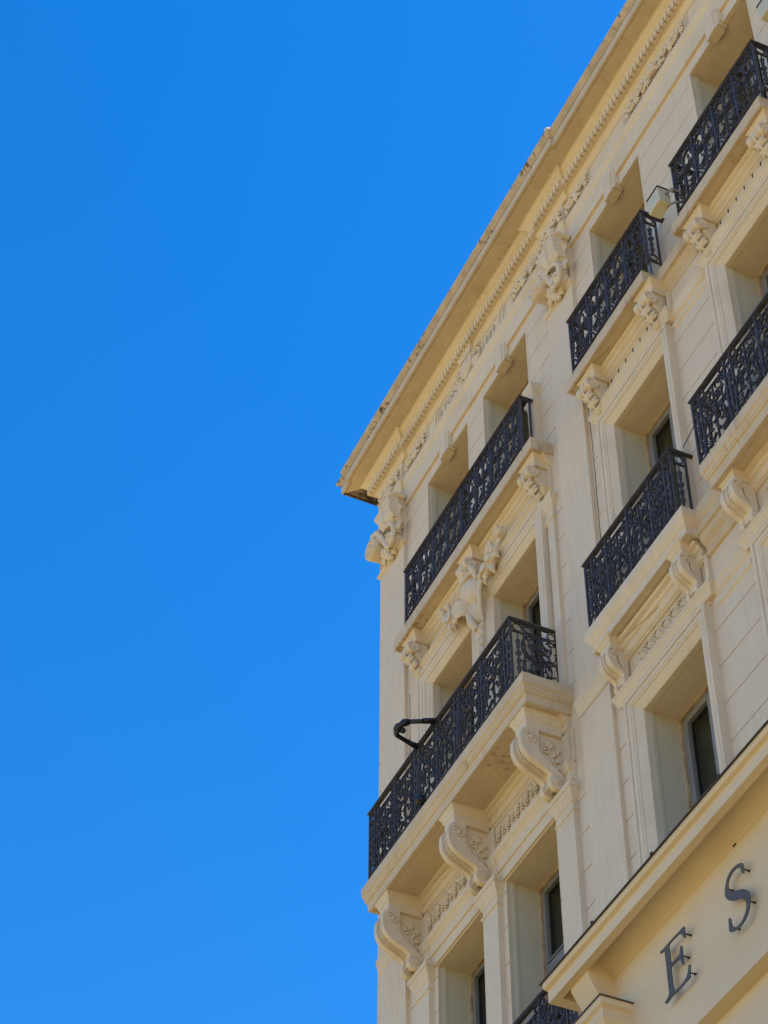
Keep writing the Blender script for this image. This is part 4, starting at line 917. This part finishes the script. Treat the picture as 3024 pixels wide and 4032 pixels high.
letter('E', 'slate grey metal letter E on stand-off pins, lower left of the letter S', Eo, -13.165, 10.705, [(0.085, 0.37), (0.075, 0.10), (0.385, 0.455), (0.325, 0.27), (0.385, 0.07)])
So = [(0.294, 0.495), (0.306, 0.475), (0.305, 0.393), (0.292, 0.393), (0.276, 0.413), (0.268, 0.455), (0.246, 0.482), (0.205, 0.503), (0.148, 0.503), (0.098, 0.480), (0.070, 0.448), (0.064, 0.402), (0.084, 0.360), (0.122, 0.329), (0.184, 0.301), (0.255, 0.264), (0.302, 0.226), (0.331, 0.181), (0.340, 0.125), (0.325, 0.072), (0.289, 0.019), (0.237, -0.016), (0.168, -0.032), (0.092, -0.023), (0.029, -0.003), (0.001, 0.024), (0.003, 0.058), (0.013, 0.136), (0.030, 0.132), (0.041, 0.117), (0.041, 0.081), (0.054, 0.037), (0.076, 0.008), (0.112, -0.008), (0.173, -0.007), (0.228, 0.018), (0.268, 0.062), (0.280, 0.103), (0.271, 0.137), (0.246, 0.176), (0.208, 0.205), (0.146, 0.230), (0.076, 0.271), (0.029, 0.318), (0.010, 0.360), (0.011, 0.403), (0.037, 0.464), (0.082, 0.513), (0.144, 0.535), (0.222, 0.528), (0.279, 0.507)]
letter('S', 'slate grey metal letter S on stand-off pins, upper right of the letter E', smooth_outline(So), -12.135, 10.725, [(0.285, 0.445), (0.03, 0.425), (0.30, 0.12), (0.045, 0.035), (0.17, 0.25)])

# ------------------------------------------------------------------ things fixed on the facade
def lampbox(label, x, y, z, w=0.23, d=0.155, h=0.25, tilt=0):
    t = thing('floodlight_box', label, 'floodlight', (x, y, z), 'beige boxes hung beside the top balconies')
    mb = MB(); mb.box(x-w/2, x+w/2, y-d, y, z, z+h); mb.build('housing', BOXM, t, bevel=0.012)
    mb = MB(); mb.box(x-w/2-0.008, x+w/2+0.008, y-d-0.008, y+0.008, z+h, z+h+0.008); mb.build('lid', BLACKM, t)
    mb = MB(); mb.tube([(x+w/2-0.02, y-d*0.4, z+h*0.62), (x+w/2+0.10, y-d*0.3, z+h*0.55), (x+w/2+0.13, y+0.05, z+h*0.4), (x+w/2+0.08, 8.72, z+h*0.3)], 0.012, 8)
    mb.tube([(x+w*0.2, y-d*0.2, z+0.02), (x+w*0.2+0.12, y, z-0.03), (x+w/2+0.08, y+0.12, z+0.02), (x+w/2+0.10, 8.72, z+0.10)], 0.014, 8)
    mb.ball((x+w/2+0.10, y-d*0.25, z+h*0.45), 0.03); mb.build('bracket', ALU, t)
lampbox('beige box lamp with dark lid hung beside the left end of the top right balcony', -11.72, 8.66, 20.05)
lampbox('beige box lamp with dark lid cut off by the right edge, high on the wall', -9.31, 8.66, 20.43)

t = thing('lamp_arm', 'black tubular lamp bracket looping out from the middle left balcony handrail', 'lamp bracket', (-17.3, 8.42, 16.95))
mb = MB(); A1 = (-17.14, 8.43, 16.96); A2 = (-17.62, 8.43, 16.96)
mb.tube([A1, (-17.14, 8.38, 16.945), (-17.12, 8.34, 16.925), (-17.118, 8.26, 16.89)], [0.05, 0.042, 0.034, 0.034], 10)
mb.tube([(-17.118, 8.27, 16.892), (-17.15, 8.22, 16.896), (-17.182, 8.18, 16.905), (-17.234, 8.12, 16.92)], [0.027, 0.027, 0.027, 0.028], 10); mb.build('arm', BLACKM, t)
mb = MB(); mb.tube([A2, (-17.605, 8.38, 16.955), (-17.593, 8.34, 16.948), (-17.555, 8.27, 16.932)], [0.045, 0.038, 0.032, 0.032], 10)
mb.tube([(-17.56, 8.275, 16.933), (-17.52, 8.22, 16.905), (-17.489, 8.18, 16.886), (-17.43, 8.09, 16.85)], [0.027]*4, 10); mb.build('arm', BLACKM, t)
mb = MB(); mb.tube([(-17.225, 8.13, 16.92), (-17.246, 8.08, 16.90), (-17.27, 8.06, 16.885), (-17.30, 8.04, 16.865), (-17.335, 8.04, 16.86), (-17.37, 8.04, 16.855), (-17.41, 8.06, 16.85), (-17.432, 8.09, 16.85)], [0.036, 0.046, 0.036, 0.05, 0.052, 0.036, 0.034, 0.028], 12); mb.ball((-17.31, 8.09, 16.84), 0.038)
mb.build('lamp_head', BLACKM, t)
t = thing('spotlight', 'small black spotlight fixed at the foot of the middle left balcony railing', 'spotlight', (-17.45, 8.37, 16.02))
mb = MB(); mb.lathe((-17.45, 8.375, 15.995), [(0.0, 0.0), (0.055, 0.0), (0.06, 0.01), (0.06, 0.05), (0.05, 0.07), (0.03, 0.085), (0.0, 0.09)], 16); mb.build('lamp_housing', BLACKM, t)
mb = MB(); mb.box(-17.46, -17.44, 8.37, 8.42, 16.06, 16.12); mb.build('bracket', BLACKM, t)
# thin cable on the wall left of the far right balcony
t = MB(); t.tube([(-12.30, 8.86, 16.88), (-12.17, 8.85, 16.90), (-12.04, 8.84, 16.93), (-11.80, 8.84, 16.94)], 0.005, 6)
o = t.build('cable', BLACKM); o['label'] = 'thin black cable running from the wall to the railing of the far right middle balcony'; o['category'] = 'cable'
